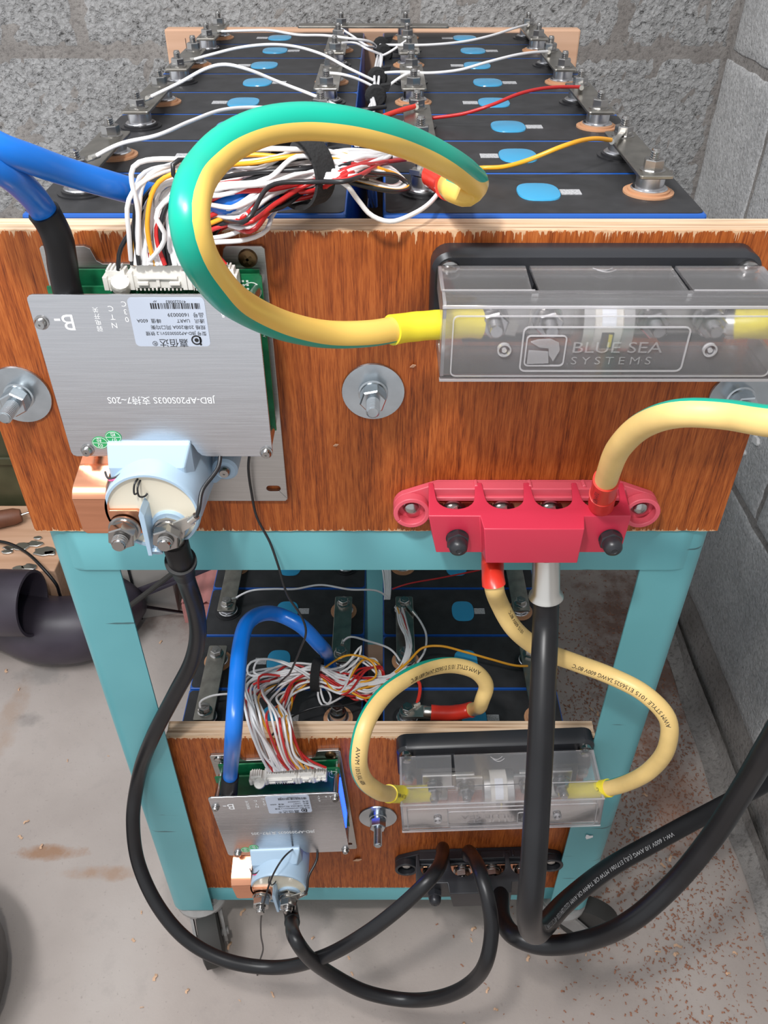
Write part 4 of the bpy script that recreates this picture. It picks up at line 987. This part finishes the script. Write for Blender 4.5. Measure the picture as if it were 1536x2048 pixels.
# thick black mains
KX = 'VW-1 600V 1/0 AWG (UL) E171061 MTW OR THHW OR AWM 1232/1284/1338 -40°C OIL RES CSA TEW A-FLEX E315083'
v1 = [onY(1092, 1172, -.0516), onY(1092, 1185, -.0523), b(1091, 1240, 52, .0175), b(1088, 1330, 52.5, .0175), b(1083, 1450, 53, .0175), b(1075, 1600, 53, .0175), b(1066, 1740, 53, .0175), b(1059, 1815, 52, .0175), b(1060, 1850, 50, .0175), b(1072, 1864, 46, .0175), b(1090, 1850, 42, .0175), b(1130, 1806, 39.5, .0175), b(1215, 1738, 37.5, .0175), b(1320, 1678, 36.5, .0175), b(1428, 1620, 35.5, .0175), b(1536, 1563, 34.5, .0175), b(1640, 1505, 33, .0175)]
cable('power_cable', v1, .0175, 'thickest black cable hanging straight down from the red bar and folding right', mats='rubber', n=36, step=.004, texts=((KX, -.33, .0050, False, .2, 'greyink'),) if False else ((KX, b(1340, 1668, 36.5, .0175), .0052, True, .2, 'labelgrey'),))
m = MB(); m.lathe([(.0090, .0), (.0091, .0285), (.0112, .0315), (.0116, .0330), (.0104, .0338)], onY(1092, 1110, -.048), tuple(onY(1092, 1180, -.052) - onY(1092, 1110, -.048)), 32)
lug = m.build('lug_barrel', M['tin'], smooth=40); lug.parent = [o for o in bpy.data.objects if o.name == 'power_cable'][0]; lug.location = tuple(-v1[0])
v2 = [onY(1003, 1760, -.022), b(1001, 1800, 34, .0165), b(1006, 1842, 36, .0165), b(1030, 1872, 37.5, .0165), b(1072, 1888, 38, .0165), b(1120, 1890, 38.5, .0165), b(1190, 1876, 39.5, .0165), b(1262, 1842, 41, .0165), b(1340, 1775, 42, .0165), b(1420, 1680, 44, .0165), b(1490, 1572, 47, .0165), b(1536, 1495, 50, .0165), b(1600, 1390, 53, .0165)]
cable('power_cable', v2, .0165, 'thick black cable from under the lower black bar rising to the right edge', mats='rubber', n=32, texts=(('1/0 AWG', .008, .0050, True, 0, 'whiteink'),))

# ================================================================ thin wires
def lead(pts, D, label, m, ring=None, ring2=None, cat='wire', group=None, sleeve=None):
    root = empty('sense_wire', tuple(pts[0]), label=label, cat=cat, group=group); O = np.array(pts[0])
    mb = MB(); C = spline(pts, .003); tube(mb, C - O, D / 2, 10); mb.build('insulation', M[m], root, smooth=60)
    if sleeve:
        k = int(len(C) * sleeve[0]); mb = MB(); tube(mb, (C - O)[:k + 2] if sleeve[2] == 0 else (C - O)[-k - 2:], D * 1.6, 12); mb.build('heat_shrink', M[sleeve[1]], root, smooth=60)
    for e, rg in ((0, ring), (1, ring2)):
        if rg is None: continue
        c = np.array(rg, float) - O; p = (C[0] if e == 0 else C[-1]) - O; d = p - c; d[2] = 0; L = np.linalg.norm(d); d /= max(L, 1e-6); s = np.array((-d[1], d[0], 0))
        mb = MB(); mb.prism(circ(c[0], c[1], .0052, n=18), c[2], c[2] + .0007, 'z')
        a, bb = c + d * .0045, c + d * (L - .002); w = .0017
        mb.add([a - s * w, bb - s * w, bb + s * w, a + s * w] + [q + np.array((0, 0, .0007)) for q in (a - s * w, bb - s * w, bb + s * w, a + s * w)], [(3, 2, 1, 0), (4, 5, 6, 7), (0, 1, 5, 4), (1, 2, 6, 5), (2, 3, 7, 6), (3, 0, 4, 7)])
        mb.lathe([(.0017, -.004), (.0017, .003)], p, tuple(d), 10); mb.build('ring_terminal', M['tin'], root, smooth=35)
    return root
G1 = 'thin wires across the top shelf cells'
def term(side, s, i, z=.0150): return (side * XC + s * .0635, PITCH * (i + .5), z)
def Zs(*p, z0=0.): return [onZ(a, c, z + z0) for a, c, z in p]
lead(Zs((442, 63, .016), (500, 61, .020), (540, 61, .022), (600, 70, .022), (650, 71, .021), (700, 77, .020), (735, 82, .016), (752, 92, .008)), .0023, 'white wire from the far left cell terminals along the back to the middle gap', 'w_white', term(-1, -1, 6), group=G1)
lead(Zs((388, 119, .016), (430, 107, .022), (480, 95, .026), (540, 89, .028), (590, 93, .026), (640, 107, .022), (700, 138, .016), (746, 160, .008)), .0023, 'white wire arching over the fifth and sixth left cells to the middle gap', 'w_white', term(-1, -1, 4), group=G1)
lead(Zs((300, 194, .016), (360, 165, .026), (410, 138, .034), (450, 129, .038), (490, 137, .036), (560, 165, .026), (630, 192, .018), (695, 222, .012)), .0023, 'white wire bowed high over the third and fourth left cells', 'w_white', term(-1, -1, 2), group=G1)
lead(Zs((190, 313, .016), (240, 288, .022), (310, 272, .024), (380, 243, .024), (450, 219, .022), (520, 215, .018), (580, 219, .016), (612, 226, .0150)), .0023, 'white wire from the nearest left link to the inner terminal of the third left cell', 'w_white', term(-1, -1, 0), group=G1)
lead(Zs((680, 56, .016), (705, 72, .013), (735, 92, .010), (752, 94, .006)), .0022, 'short white wire from the far end of the left inner terminals into the gap', 'w_white', group=G1)
lead(Zs((684, 86, .015), (710, 86, .014), (735, 98, .012), (760, 108, .006)), .0022, 'short white wire from the second inner left link into the gap', 'w_white', group=G1)
lead(Zs((656, 146, .015), (690, 150, .016), (720, 160, .012), (752, 176, .006)), .0022, 'short white wire from the third inner left link into the gap', 'w_white', group=G1)
lead(Zs((1056, 49, .016), (1027, 57, .018), (983, 71, .016), (929, 83, .014), (852, 90, .014), (800, 90, .014), (762, 90, .008)), .0023, 'white wire from the far right link across the last right cell', 'w_white', term(1, 1, 7), group=G1)
lead(Zs((1098, 103, .016), (1037, 109, .020), (972, 125, .018), (918, 140, .014), (858, 146, .013), (810, 144, .013), (765, 146, .008)), .0023, 'white wire from the third right outer link across the fifth right cell', 'w_white', term(1, 1, 5), group=G1)
lead(Zs((1163, 174, .0165), (1092, 176, .020), (1037, 188, .020), (983, 210, .016), (929, 227, .010), (874, 235, .006), (820, 240, .004)), .0024, 'thin red wire from an outer right link across the fourth right cell', 'w_red', term(1, 1, 3), group=G1)
lead(Zs((1226, 281, .0165), (1179, 278, .022), (1124, 293, .022), (1054, 321, .014), (1005, 334, .008), (961, 336, .006), (900, 345, .008), (830, 352, .010)), .0026, 'thin yellow wire from the nearest outer right link across the second right cell', 'w_yel', term(1, 1, 1), group=G1)
lead(Zs((815, 80, .016), (776, 106, .008), (762, 112, .004)), .0022, 'short white wire from the farthest right inner terminals into the gap', 'w_white', group=G1)
lead(Zs((838, 143, .015), (809, 150, .015), (782, 168, .010), (764, 184, .006)), .0022, 'short white wire from the middle right inner link into the gap', 'w_white', group=G1)
lead(Zs((833, 212, .0155), (800, 221, .016), (765, 234, .016), (738, 250, .016)), .0034, 'red sleeved wire on an inner right link beside the middle gap', 'shrink_r', term(1, -1, 2), group=G1)
lead(Zs((640, 350, .030), (690, 368, .030), (716, 400, .020), (742, 430, .012), (778, 443, .008), (830, 426, .008), (868, 397, .010), (884, 368, .014), (880, 345, .020)), .0024, 'loose white wire looping over the upper board edge at the middle gap', 'w_white', group=G1)
# white bundle tied with black tape along the gap
wb = empty('wire_bundle', (0, .3, 0), label='bundle of white wires in the gap between the top shelf columns', cat='wire bundle')
gp = [(762, 88, .004), (757, 130, .002), (752, 160, .004), (748, 190, .004), (744, 215, .006), (730, 245, .010), (716, 290, .020)]
for k in range(6):
    w = [onZ(x + random.uniform(-6, 6), y, z + random.uniform(-.003, .003)) for x, y, z in gp]
    wire('wire', [tuple(q - A(0, .3, 0)) for q in w], .0022, M['w_white'], wb)
for k, (x, y, w, h) in enumerate(((762, 92, .012, .009), (767, 107, .012, .010), (754, 155, .016, .010), (751, 192, .017, .010))):
    p = onZ(x, y, .004); m = MB()
    m.lathe([(.0062, -h), (.0078, -h * .8), (.0083, 0), (.0076, h * .8), (.0060, h)], (0, 0, 0), (-.12, .95, -.15), 14)
    m.prism([(.0, 0), (.010, .004), (.012, .009), (.004, .008)], -.004, .004)
    o = m.build('tape_tie', M['velcro'], smooth=50, loc=tuple(p)); tag(o, f'{["farthest", "second farthest", "third farthest", "nearest"][k]} black tape tie round the white wires in the gap', 'tie', 'tape ties in the gap')
lead([onZ(712, 222, .014), onZ(740, 218, .016), onZ(770, 214, .014)], .003, 'short black taped wire crossing the gap behind the green loop', 'w_blk', group=G1)

# harnesses
def harness(name, label, n, A_, stations, D, cols, strap_i, parent_seed, ends):
    rnd = random.Random(parent_seed); root = empty(name, tuple(stations[strap_i][2]), label=label, cat='wire harness'); O = np.array(stations[strap_i][2])
    for i in range(n):
        s = (i + .5) / n; d = rnd.uniform(-1, 1); P = [A_(s, rnd)]
        for k, (f, jit, _c, dep) in enumerate(stations):
            q = f(min(1, max(0, s + rnd.gauss(0, jit)))); P.append(q - FW * dep * d + np.array([rnd.gauss(0, .0007) for _ in range(3)]))
        P += ends(i, s, rnd, P[-1])
        mb = MB(); C = spline(P, .0035); tube(mb, C - O, D / 2, 8); mb.build('wire', M[cols(i, s, rnd)], root, smooth=60)
    return root
def lerp(p, q): return lambda s: p * (1 - s) + q * s
def strap(name, pts, center, ra, rb, label, axis, width):
    # hook tape wound round the bundle: an elliptical ring with a lapped end
    ax = np.array(axis) / np.linalg.norm(axis); v = FW - ax * (FW @ ax); v /= np.linalg.norm(v); u = np.cross(ax, v); mb = MB(); n = 44; vs = []
    for i in range(n + 1):
        t = 2.25 * math.pi * i / n - 1.9; k = 1 + .03 * i / n
        for s in (-.5, .5): 
            for r in (0, .0016): vs.append((u * math.cos(t) * (ra + r) + v * math.sin(t) * (rb + r)) * k + ax * width * s)
    fs = []
    for i in range(n):
        a = i * 4; fs += [(a, a + 4, a + 5, a + 1), (a + 2, a + 3, a + 7, a + 6), (a + 1, a + 5, a + 7, a + 3), (a, a + 2, a + 6, a + 4)]
    mb.add(vs, fs + [(0, 1, 3, 2), (n * 4, n * 4 + 2, n * 4 + 3, n * 4 + 1)])
    return tag(mb.build(name, M['velcro'], smooth=50, loc=tuple(center)), label, 'strap')
def colU(i, s, rnd):
    r = rnd.random()
    if s > .90: return rnd.choice(('w_red', 'w_yel', 'w_blk', 'w_red'))
    return 'w_white' if r < .77 else ('w_blk' if r < .87 else ('w_red' if r < .95 else 'w_yel'))
def A_up(s, rnd): return onY(263 + 165 * s if s < .84 else 404 + (s - .84) * 320, 530, -.0430 + rnd.uniform(-.003, .003))
D0 = onZ(604, 345, .030)
st = [(lerp(onY(262, 430, -.042), onY(420, 490, -.036)), .05, A(0, 0, 0), .008),
      (lerp(onY(278, 352, -.040), onY(440, 452, -.026)), .07, A(0, 0, 0), .010),
      (lerp(onZ(400, 322, .034), onZ(500, 452, .014)), .07, A(0, 0, 0), .011),
      (lerp(onZ(500, 312, .036), onZ(560, 412, .018)), .07, A(0, 0, 0), .009),
      (lerp(onZ(590, 312, .036), onZ(622, 384, .022)), .10, D0, .011)]
def endsU(i, s, rnd, last):
    k = rnd.random()
    e = [onZ(680 + rnd.uniform(-12, 12), 300 + 62 * s + rnd.uniform(-8, 8), .032)]
    if k < .5: e += [onZ(745 + rnd.uniform(-10, 20), 300 + 30 * s, .024), onZ(790 + rnd.uniform(-20, 30), 300 + rnd.uniform(-10, 30), .014)]
    elif k < .72: e += [onZ(735 + rnd.uniform(-10, 20), 330 + 30 * s, .020), onZ(742 + rnd.uniform(-8, 8), 372, -.004), onZ(744 + rnd.uniform(-8, 8), 412, -.03)]
    else:
        r = rnd.uniform(-12, 12); e += [onZ(745 + r, 335 + 20 * s, .024), onZ(790 + r, 345 + r, .016), onZ(808 + r, 360 + r, .012), onZ(790 + r, 378 + r * .5, .014), onZ(745 + r, 368 + r, .018), onZ(690, 352 + r, .022)]
    return e
harness('wire_harness', 'thick harness of white, red, black and orange wires above the upper silver plate', 48, A_up, st, .00235, colU, 4, 3, endsU)
ax = onZ(650, 332, .030) - onZ(560, 362, .030)
strap('hook_strap', None, onZ(602, 342, .030), .0152, .0150, 'black hook tape strap round the upper wire harness', ax, .0125)
# loose loops of the upper harness that stand out on their own
wl = empty('loose_wires', tuple(onY(420, 470, -.03)), label='stray white and black wire loops hanging in front of the upper harness', cat='wires'); O = onY(420, 470, -.03)
for pts, c in (([(262, 520, -.043), (258, 470, -.048), (256, 405, -.050), (275, 372, -.046), (320, 346, -.040), (390, 330, -.030)], 'w_white'),
               ([(237, 540, -.040), (240, 500, -.040), (262, 462, -.038), (292, 420, -.036), (330, 388, -.032), (400, 372, -.026)], 'w_blk'),
               ([(300, 520, -.046), (330, 470, -.052), (312, 432, -.054), (335, 400, -.046), (380, 392, -.036)], 'w_white'),
               ([(372, 372, -.046), (345, 345, -.050), (348, 325, -.048), (390, 322, -.040)], 'w_blk'),
               ([(395, 488, -.034), (440, 484, -.046), (490, 480, -.044), (532, 462, -.036), (545, 430, -.026), (575, 395, -.014)], 'w_white'),
               ([(400, 478, -.034), (470, 466, -.040), (510, 440, -.034), (550, 400, -.020), (590, 372, -.010)], 'w_white'),
               ([(410, 462, -.034), (480, 440, -.040), (498, 448, -.036), (560, 410, -.020), (600, 380, -.010)], 'w_blk'),
               ([(395, 470, -.036), (450, 450, -.038), (500, 436, -.034), (540, 402, -.022)], 'w_red'),
               ([(400, 455, -.036), (460, 430, -.038), (520, 400, -.026), (590, 372, -.010)], 'w_yel'),
               ([(398, 440, -.036), (470, 412, -.036), (530, 388, -.024), (590, 366, -.010)], 'w_red')):
    wire('wire', [tuple(onY(*p) - O) for p in pts], .00235, M[c], wl)

# lower harness
def colL(i, s, rnd):
    if s > .80: return rnd.choice(('w_red', 'w_yel', 'w_white'))
    return 'w_white' if rnd.random() < .78 else rnd.choice(('w_red', 'w_yel', 'w_red'))
def A_lo(s, rnd): return onY(536 + 85 * s if s < .8 else 604 + (s - .8) * 260, 1543 - 8 * s, -.0290 + rnd.uniform(-.002, .002))
D1 = onZ(634, 1349, zL + .045)
st = [(lerp(onY(512, 1500, -.034), onY(606, 1510, -.032)), .08, A(0, 0, 0), .006),
      (lerp(onY(492, 1425, -.030), onY(588, 1450, -.024)), .12, A(0, 0, 0), .008),
      (lerp(onZ(500, 1350, zL + .058), onZ(585, 1410, zL + .040)), .14, A(0, 0, 0), .010),
      (lerp(onZ(580, 1330, zL + .052), onZ(600, 1378, zL + .036)), .16, A(0, 0, 0), .008),
      (lerp(onZ(628, 1330, zL + .050), onZ(640, 1370, zL + .038)), .2, D1, .006)]
def endsL(i, s, rnd, last):
    k = rnd.random(); j = lambda a: rnd.uniform(-a, a)
    e = [onZ(680 + j(8), 1345 + 40 * s + j(6), zL + .04)]
    if k < .42: e += [onZ(740 + j(8), 1362 + j(8), zL + .03), onZ(790 + j(5), 1352 + j(8), zL + .024), onZ(818 + j(6), 1300 + j(8), zL + .028), onZ(806 + j(8), 1250 + j(6), zL + .026), onZ(798 + j(8), 1215 + j(4), zL + .010)]
    elif k < .72: e += [onZ(725 + j(10), 1330 + j(20), zL + .034), onZ(758 + j(8), 1340 + j(22), zL + .024), onZ(752 + j(8), 1375 + j(16), zL + .022), onZ(715 + j(10), 1385 + j(16), zL + .026), onZ(680 + j(8), 1370 + j(12), zL + .028)]
    else: e += [onZ(725 + j(10), 1385 + j(14), zL + .03), onZ(770 + j(6), 1372 + j(8), zL + .022), onZ(800, 1358 + j(6), zL + .02)]
    return e
harness('wire_harness', 'harness of white, red and orange wires over the lower board edge', 30, A_lo, st, .0022, colL, 4, 11, endsL)
strap('hook_strap', None, D1, .0140, .0125, 'black hook tape strap round the lower wire harness', onZ(670, 1352, zL + .045) - onZ(600, 1346, zL + .045), .0085)
wl = empty('loose_wires', tuple(D1), label='stray white and red wire loops beside the lower hook strap', cat='wires')
for pts, c in (([(628, 1362, .044), (580, 1332, .060), (530, 1318, .066), (498, 1328, .066), (496, 1348, .060), (530, 1352, .056), (600, 1348, .05)], 'w_white'),
               ([(620, 1350, .05), (560, 1322, .06), (515, 1322, .066), (508, 1345, .06), (550, 1350, .056)], 'w_white'),
               ([(560, 1352, .064), (520, 1352, .068), (515, 1385, .066), (500, 1400, .064), (492, 1402, .062), (505, 1370, .064), (540, 1362, .062)], 'w_red'),
               ([(640, 1372, .036), (645, 1395, .034), (652, 1408, .032), (662, 1400, .03), (655, 1380, .032), (642, 1370, .036)], 'w_white'),
               ([(640, 1368, .036), (636, 1390, .034), (646, 1412, .032), (664, 1405, .03), (690, 1390, .026)], 'w_white'),
               ([(650, 1372, .04), (690, 1390, .036), (715, 1392, .03), (690, 1375, .034), (650, 1362, .04)], 'w_red'),
               ([(645, 1340, .05), (690, 1330, .046), (715, 1300, .05), (722, 1292, .05), (715, 1320, .044), (680, 1345, .044)], 'w_white'),
               ([(650, 1335, .05), (700, 1310, .05), (745, 1325, .04), (752, 1352, .034), (720, 1365, .034)], 'w_yel'),
               ([(690, 1372, .036), (720, 1390, .032), (735, 1404, .028)], 'w_red')):
    wire('wire', [tuple(onZ(a, c_, zL + z) - D1) for a, c_, z in pts], .0021, M[c], wl)
G2 = 'thin wires across the lower shelf cells'
def termL(side, s, i): return (side * XC + s * .0635, .0142 + PITCH * (i + .5), zL + .0150)
lead(Zs((470, 1197, .017), (500, 1182, .024), (545, 1178, .026), (590, 1178, .026), (640, 1170, .026), (700, 1179, .024), (755, 1182, .020), (774, 1194, .012), z0=zL), .0022, 'white wire across the lower third left cell to the middle gap', 'w_white', termL(-1, -1, 2), group=G2)
lead(Zs((402, 1418, .017), (400, 1405, .022), (420, 1393, .026), (455, 1388, .028), (490, 1390, .034), z0=zL), .0022, 'short white wire on the nearest lower left link behind the blue cable', 'w_white', termL(-1, -1, 0), group=G2)
lead(Zs((686, 1284, .018), (700, 1274, .026), (735, 1282, .024), (780, 1298, .022), (800, 1322, .022), z0=zL), .0022, 'white wire from the lower inner left link across the middle gap', 'w_white', termL(-1, 1, 1), group=G2)
lead(Zs((1055, 1332, .018), (1030, 1331, .022), (980, 1318, .028), (930, 1304, .034), (880, 1292, .040), (845, 1296, .036), (815, 1325, .03), (790, 1345, .026), z0=zL), .0024, 'thin orange wire across the lower second right cell', 'w_yel', group=G2)
lead(Zs((834, 1408, .017), (840, 1380, .018), (838, 1365, .020), (820, 1352, .022), z0=zL), .0036, 'red sleeved wire on the lower front right terminal', 'shrink_r', termL(1, -1, 0), group=G2)
lead(Zs((830, 1228, .016), (842, 1245, .018), (852, 1268, .018), (850, 1300, .018), (835, 1325, .02), z0=zL), .0022, 'white wire looping beside the lower inner right link', 'w_white', termL(1, -1, 2), group=G2)
lead(Zs((720, 1402, .03), (680, 1412, .034), (640, 1413, .036), (600, 1425, .034), (560, 1452, .048), (545, 1470, .06), z0=zL), .0018, 'thin black wire lying on the lower front left cell', 'w_blk', group=G2)
wb = empty('wire_bundle', tuple(onZ(780, 1180, zL)), label='bundle of white wires rising in the gap behind the lower cells', cat='wire bundle'); O = onZ(780, 1180, zL)
for k in range(6):
    j = random.uniform(-9, 9); wire('wire', [tuple(q - O) for q in Zs((770 + j, 1120, .02), (774 + j * .8, 1150, .012), (775 + j * .6, 1190, .004), (770 + j * .4, 1230, -.02), z0=zL)], .0022, M['w_white'], wb)
lead(Zs((785, 1178, .012), (815, 1168, .018), (880, 1156, .022), (960, 1140, .026), z0=zL), .0018, 'faint red wire across the lower fourth right cell under the top shelf', 'w_red', group=G2)
# thermistor wire dropping from the upper unit down to the lower harness
lead([onY(500, 905, -.040), onY(497, 940, -.030), onY(503, 985, -.026), onY(514, 1035, -.026), onY(540, 1085, -.030), onY(556, 1130, -.034), onY(575, 1190, -.034), onY(604, 1235, -.034), onY(612, 1262, -.034), onY(600, 1300, -.030), onY(585, 1335, -.026), onZ(560, 1365, zL + .065), onZ(530, 1395, zL + .066)], .0017, 'thin black wire dangling from the upper silver plate down across the teal rail', 'w_blk', cat='wire')
lead([onY(588, 1697, -.040), onY(562, 1722, -.066), onY(545, 1752, -.072), onY(532, 1790, -.078), onY(523, 1830, -.078), onY(522, 1870, -.070), onY(526, 1900, -.060), onY(518, 1928, -.055), onY(512, 1975, -.050)], .0017, 'thin black wire dangling in front of the lower contactor', 'w_blk', cat='wire')

# ================================================================ clutter on the floor behind and beside the trolley
pp = empty('drain_pipe', (-.55, .46, ZF), label='dark plastic drain pipe fitting lying on the floor left of the trolley', cat='pipe'); O = A(-.55, .46, ZF)
m = MB(); C = spline([(-.66, .49, -.772), (-.57, .45, -.772), (-.50, .42, -.772), (-.44, .43, -.772), (-.415, .49, -.772)], .012); tube(m, C - O, .052, 32, cap=False); m.build('elbow', M['pipe'], pp, smooth=60, solid=.004)
m = MB(); m.lathe([(.046, -.40), (.046, -.055), (.049, -.050), (.049, 0), (.045, .0005), (.044, -.01), (.042, -.40)], A(-.500, .405, -.700) - O, (1, -.06, .02), 40, cap=False); m.build('branch', M['pipe'], pp, smooth=40)
m = MB(); m.lathe([(.0425, -.16), (.0005, -.16)], A(-.500, .405, -.700) - O, (1, -.06, .02), 32, cap=False); m.build('inner_disc', M['pipe_in'], pp)  # flat brown disc closing the pipe bore
for px, py, Y in ((70, 1223, .425), (150, 1243, .42)):
    m = MB(); m.lathe([(.005, 0), (.005, .006), (.002, .007)], onY(px, py, Y) - O, (.2, -.8, .5), 12); m.build('bolt', M['tin'], pp)
wbx = empty('wooden_block', (-.64, .57, ZF), label='low pale wooden block splashed with solder beyond the dark pipe', cat='wooden block')
MB().box((-.16, -.095, 0), (.15, .065, .125)).build('block_body', M['pine'], wbx, smooth=0, bevel=.002)
for k, (px, py, r) in enumerate(((20, 1098, .010), (45, 1095, .014), (70, 1090, .012), (90, 1105, .018), (15, 1105, .009), (60, 1135, .012), (38, 1139, .010), (76, 1078, .007), (100, 1108, .010))):
    p = onZ(px, py, -.70) - A(-.64, .57, ZF); m = MB(); q = []
    for i in range(12):
        t = 2 * math.pi * i / 12; rr = r * (1 + .45 * noise.noise(Vector((i * .9, k * 3.3, 1)))); q.append((p[0] + rr * math.cos(t), p[1] + rr * .6 * math.sin(t)))
    m.prism(q, .1245, .1285, 'z'); m.build('solder_splash', M['tin'], wbx, smooth=60, bevel=.0012)
gb = empty('green_crate', (-.72, .715, ZF), label='dull olive green crate behind the solder splashed block', cat='crate')
M['olive'] = mat('olive_plastic', (.085, .085, .045), .35, var=(12, .35))
MB().box((-.28, -.065, 0), (.32, .065, .33)).build('body', M['olive'], gb, smooth=0, bevel=.006)
MB().box((-.285, -.071, .20), (.325, -.065, .215)).build('rib', M['olive'], gb, smooth=0, bevel=.002)
hd = empty('hand_tool', (-.62, .60, -.685), label='brown wooden handled tool with thin rod lying on the wooden block', cat='tool')
M['handle'] = mat('brown_handle', (.17, .065, .035), .5, var=(30, .3))
p0 = onZ(-60, 1050, -.685) - A(-.62, .60, -.685); p1 = onZ(42, 1030, -.685) - A(-.62, .60, -.685); d = p1 - p0; Ld = np.linalg.norm(d)
m = MB(); m.lathe([(.008, 0), (.013, .01), (.0145, Ld * .5), (.0135, Ld - .01), (.010, Ld)], p0, d, 18); m.build('handle', M['handle'], hd)
m = MB(); m.lathe([(.002, 0), (.002, .10)], p1, d + A(.0, .01, .006), 10); m.build('rod', M['steel'], hd)
wr = wire('black_cord', [tuple(onZ(a, c, z)) for a, c, z in ((-60, 1080, -.694), (10, 1085, -.690), (45, 1100, -.686), (80, 1130, -.680), (110, 1165, -.70), (120, 1190, -.74), (135, 1230, -.80))], .005, M['rubber']); wr.name = 'power_flex'; tag(wr, 'thin black flex trailing over the solder splashed block', 'flex')
M['card'] = mat('grey_card', (.40, .37, .34), .7, var=(10, .12)); M['whitecard'] = mat('white_card', (.72, .71, .70), .6)
cb = empty('carton', (-.385, .545, ZF), (0, 0, .2), 'grey open carton on the floor behind the left teal leg', 'box')
MB().box((-.055, -.05, 0), (.05, .05, .16)).build('carton_body', M['card'], cb, smooth=0, bevel=.001)
MB().box((-.057, -.052, 0), (-.020, -.0505, .030)).build('white_flap', M['whitecard'], cb, smooth=0)
MB().box((-.012, -.052, .0), (-.008, -.0505, .16)).build('tape_edge', M['ink'], cb, smooth=0)
rd = MB(); rd.lathe([(.004, 0), (.004, .32)], tuple(onY(246, 1222, .42)), tuple(onY(350, 1143, .42) - onY(246, 1222, .42)), 10)
tag(rd.build('metal_rod', M['tyre']), 'dark slanting metal rod seen behind the left teal leg', 'rod')
M['pinkmat'] = mat('pink_mat', (.62, .26, .24), .8, bump=(70, 1.))
m = MB(); nx = 22; vs = []; fs = []
for j in range(nx + 1):
    for i in range(nx + 1):
        vs.append((-.05 + .1 * i / nx, -.09 + .18 * j / nx, .045 + .004 * math.sin(i * 1.6 + (j % 4) * 1.2) * math.cos(j * 1.5)))
for j in range(nx):
    for i in range(nx): a = j * (nx + 1) + i; fs.append((a, a + 1, a + nx + 2, a + nx + 1))
m.add(vs, fs); m.box((-.05, -.09, 0), (.05, .09, .040))
tag(m.build('pink_mat', M['pinkmat'], smooth=60, loc=(-.262, .575, ZF)), 'folded pink woven mat on the floor left of the lower cells', 'mat')
m = MB(); m.lathe([(.0, -.001), (.11, 0), (.128, .03), (.132, .08), (.11, .13), (.07, .16), (.0, .17)], (0, 0, 0), (0, 0, 1), 32, cap=False)
tag(m.build('dark_bag', M['rubber'], smooth=70, loc=(-.522, -.09, ZF)), 'dark rounded bag at the lower left edge of the picture', 'bag')
# wood shavings and sawdust
def shavings(name, n, fn, size, m_, label):
    rnd = random.Random(name); mb = MB()
    for _ in range(n):
        x, y = fn(rnd)
        if x > XW - .03 or y > YW - .03: continue
        s = size * rnd.uniform(.4, 1.6); a = rnd.uniform(0, 6.3); w = s * rnd.uniform(.2, .5); k = 3; vs = []; c, sn = math.cos(a), math.sin(a); cu = rnd.uniform(.1, .6)
        for i in range(k + 1):
            u = (i / k - .5) * s; h = .0006 + cu * s * (1 - (2 * i / k - 1) ** 2) * .5 + rnd.uniform(0, .0006); b_ = math.sin(i * 2.) * w * .3
            for v in (-w / 2, w / 2): vs.append((x + c * u - sn * (v + b_), y + sn * u + c * (v + b_), ZF + h))
        mb.add(vs, [(2 * i, 2 * i + 2, 2 * i + 3, 2 * i + 1) for i in range(k)])
    tag(mb.build(name, M[m_], smooth=0), label, 'shavings', kind='stuff')
shavings('wood_shavings', 170, lambda r: (r.uniform(-.6, .47), r.uniform(-.25, .5)), .0065, 'shaving', 'pale curled wood shavings scattered over the concrete floor')
shavings('red_sawdust', 6500, lambda r: (r.gauss(.36, .08), r.gauss(.20, .20)), .0028, 'sawdust', 'reddish sawdust flakes along the right side of the trolley')
for k, (px, py, Y) in enumerate(((715, 1718, -.0045), (672, 888, -.0185), (826, 730, -.0185))):
    p = onY(px, py, Y); m = MB(); m.add([(-.003, 0, -.002), (-.0005, -.002, .0025), (.0028, -.001, .001), (.0005, 0, -.0022)], [(0, 1, 2, 3)])
    o = m.build('wood_chip', M['shaving'], smooth=0, loc=tuple(p), solid=.0005); o.scale = (1.6, 1, 1.6) if k == 0 else (.6, 1, .6); tag(o, ['curled wood chip stuck on the lower board below the bolt', 'tiny wood chip on the upper board below the middle bolt', 'tiny wood chip on the upper board above the middle bolt'][k], 'wood chip')
p = onY(1178, 1673, -.0155) - T0
m = MB(); m.prism([(p[0] + a * .001, p[2] + c * .001) for a, c in ((-3.2, 3.5), (-1, 3), (.5, 1.5), (3.5, 2), (3.8, -.5), (1, -2.5), (-2, -4.2), (-3.4, -1))], p[1] - .0006, p[1]); m.build('paint_chip', M['whiteink'], trol, smooth=0)

for k, (px, py, r) in enumerate(((1455, 952, .0042), (1490, 905, .0036), (1515, 880, .0050), (1470, 938, .0025))):
    d = ray(px, py); p = CAM + d * (XW - .002 - CAM[0]) / d[0]; m = MB(); q = []
    for i in range(14):
        t = 2 * math.pi * i / 14; rr = r * (1 + .7 * noise.noise(Vector((i * .8, k * 5.1, 2)))); q.append((p[1] + rr * 1.5 * math.cos(t), p[2] + rr * math.sin(t)))
    m.prism(q, XW - .0060, XW + .001, 'x'); m.build('paint_splash', M['whitecard'], wallr, smooth=0)
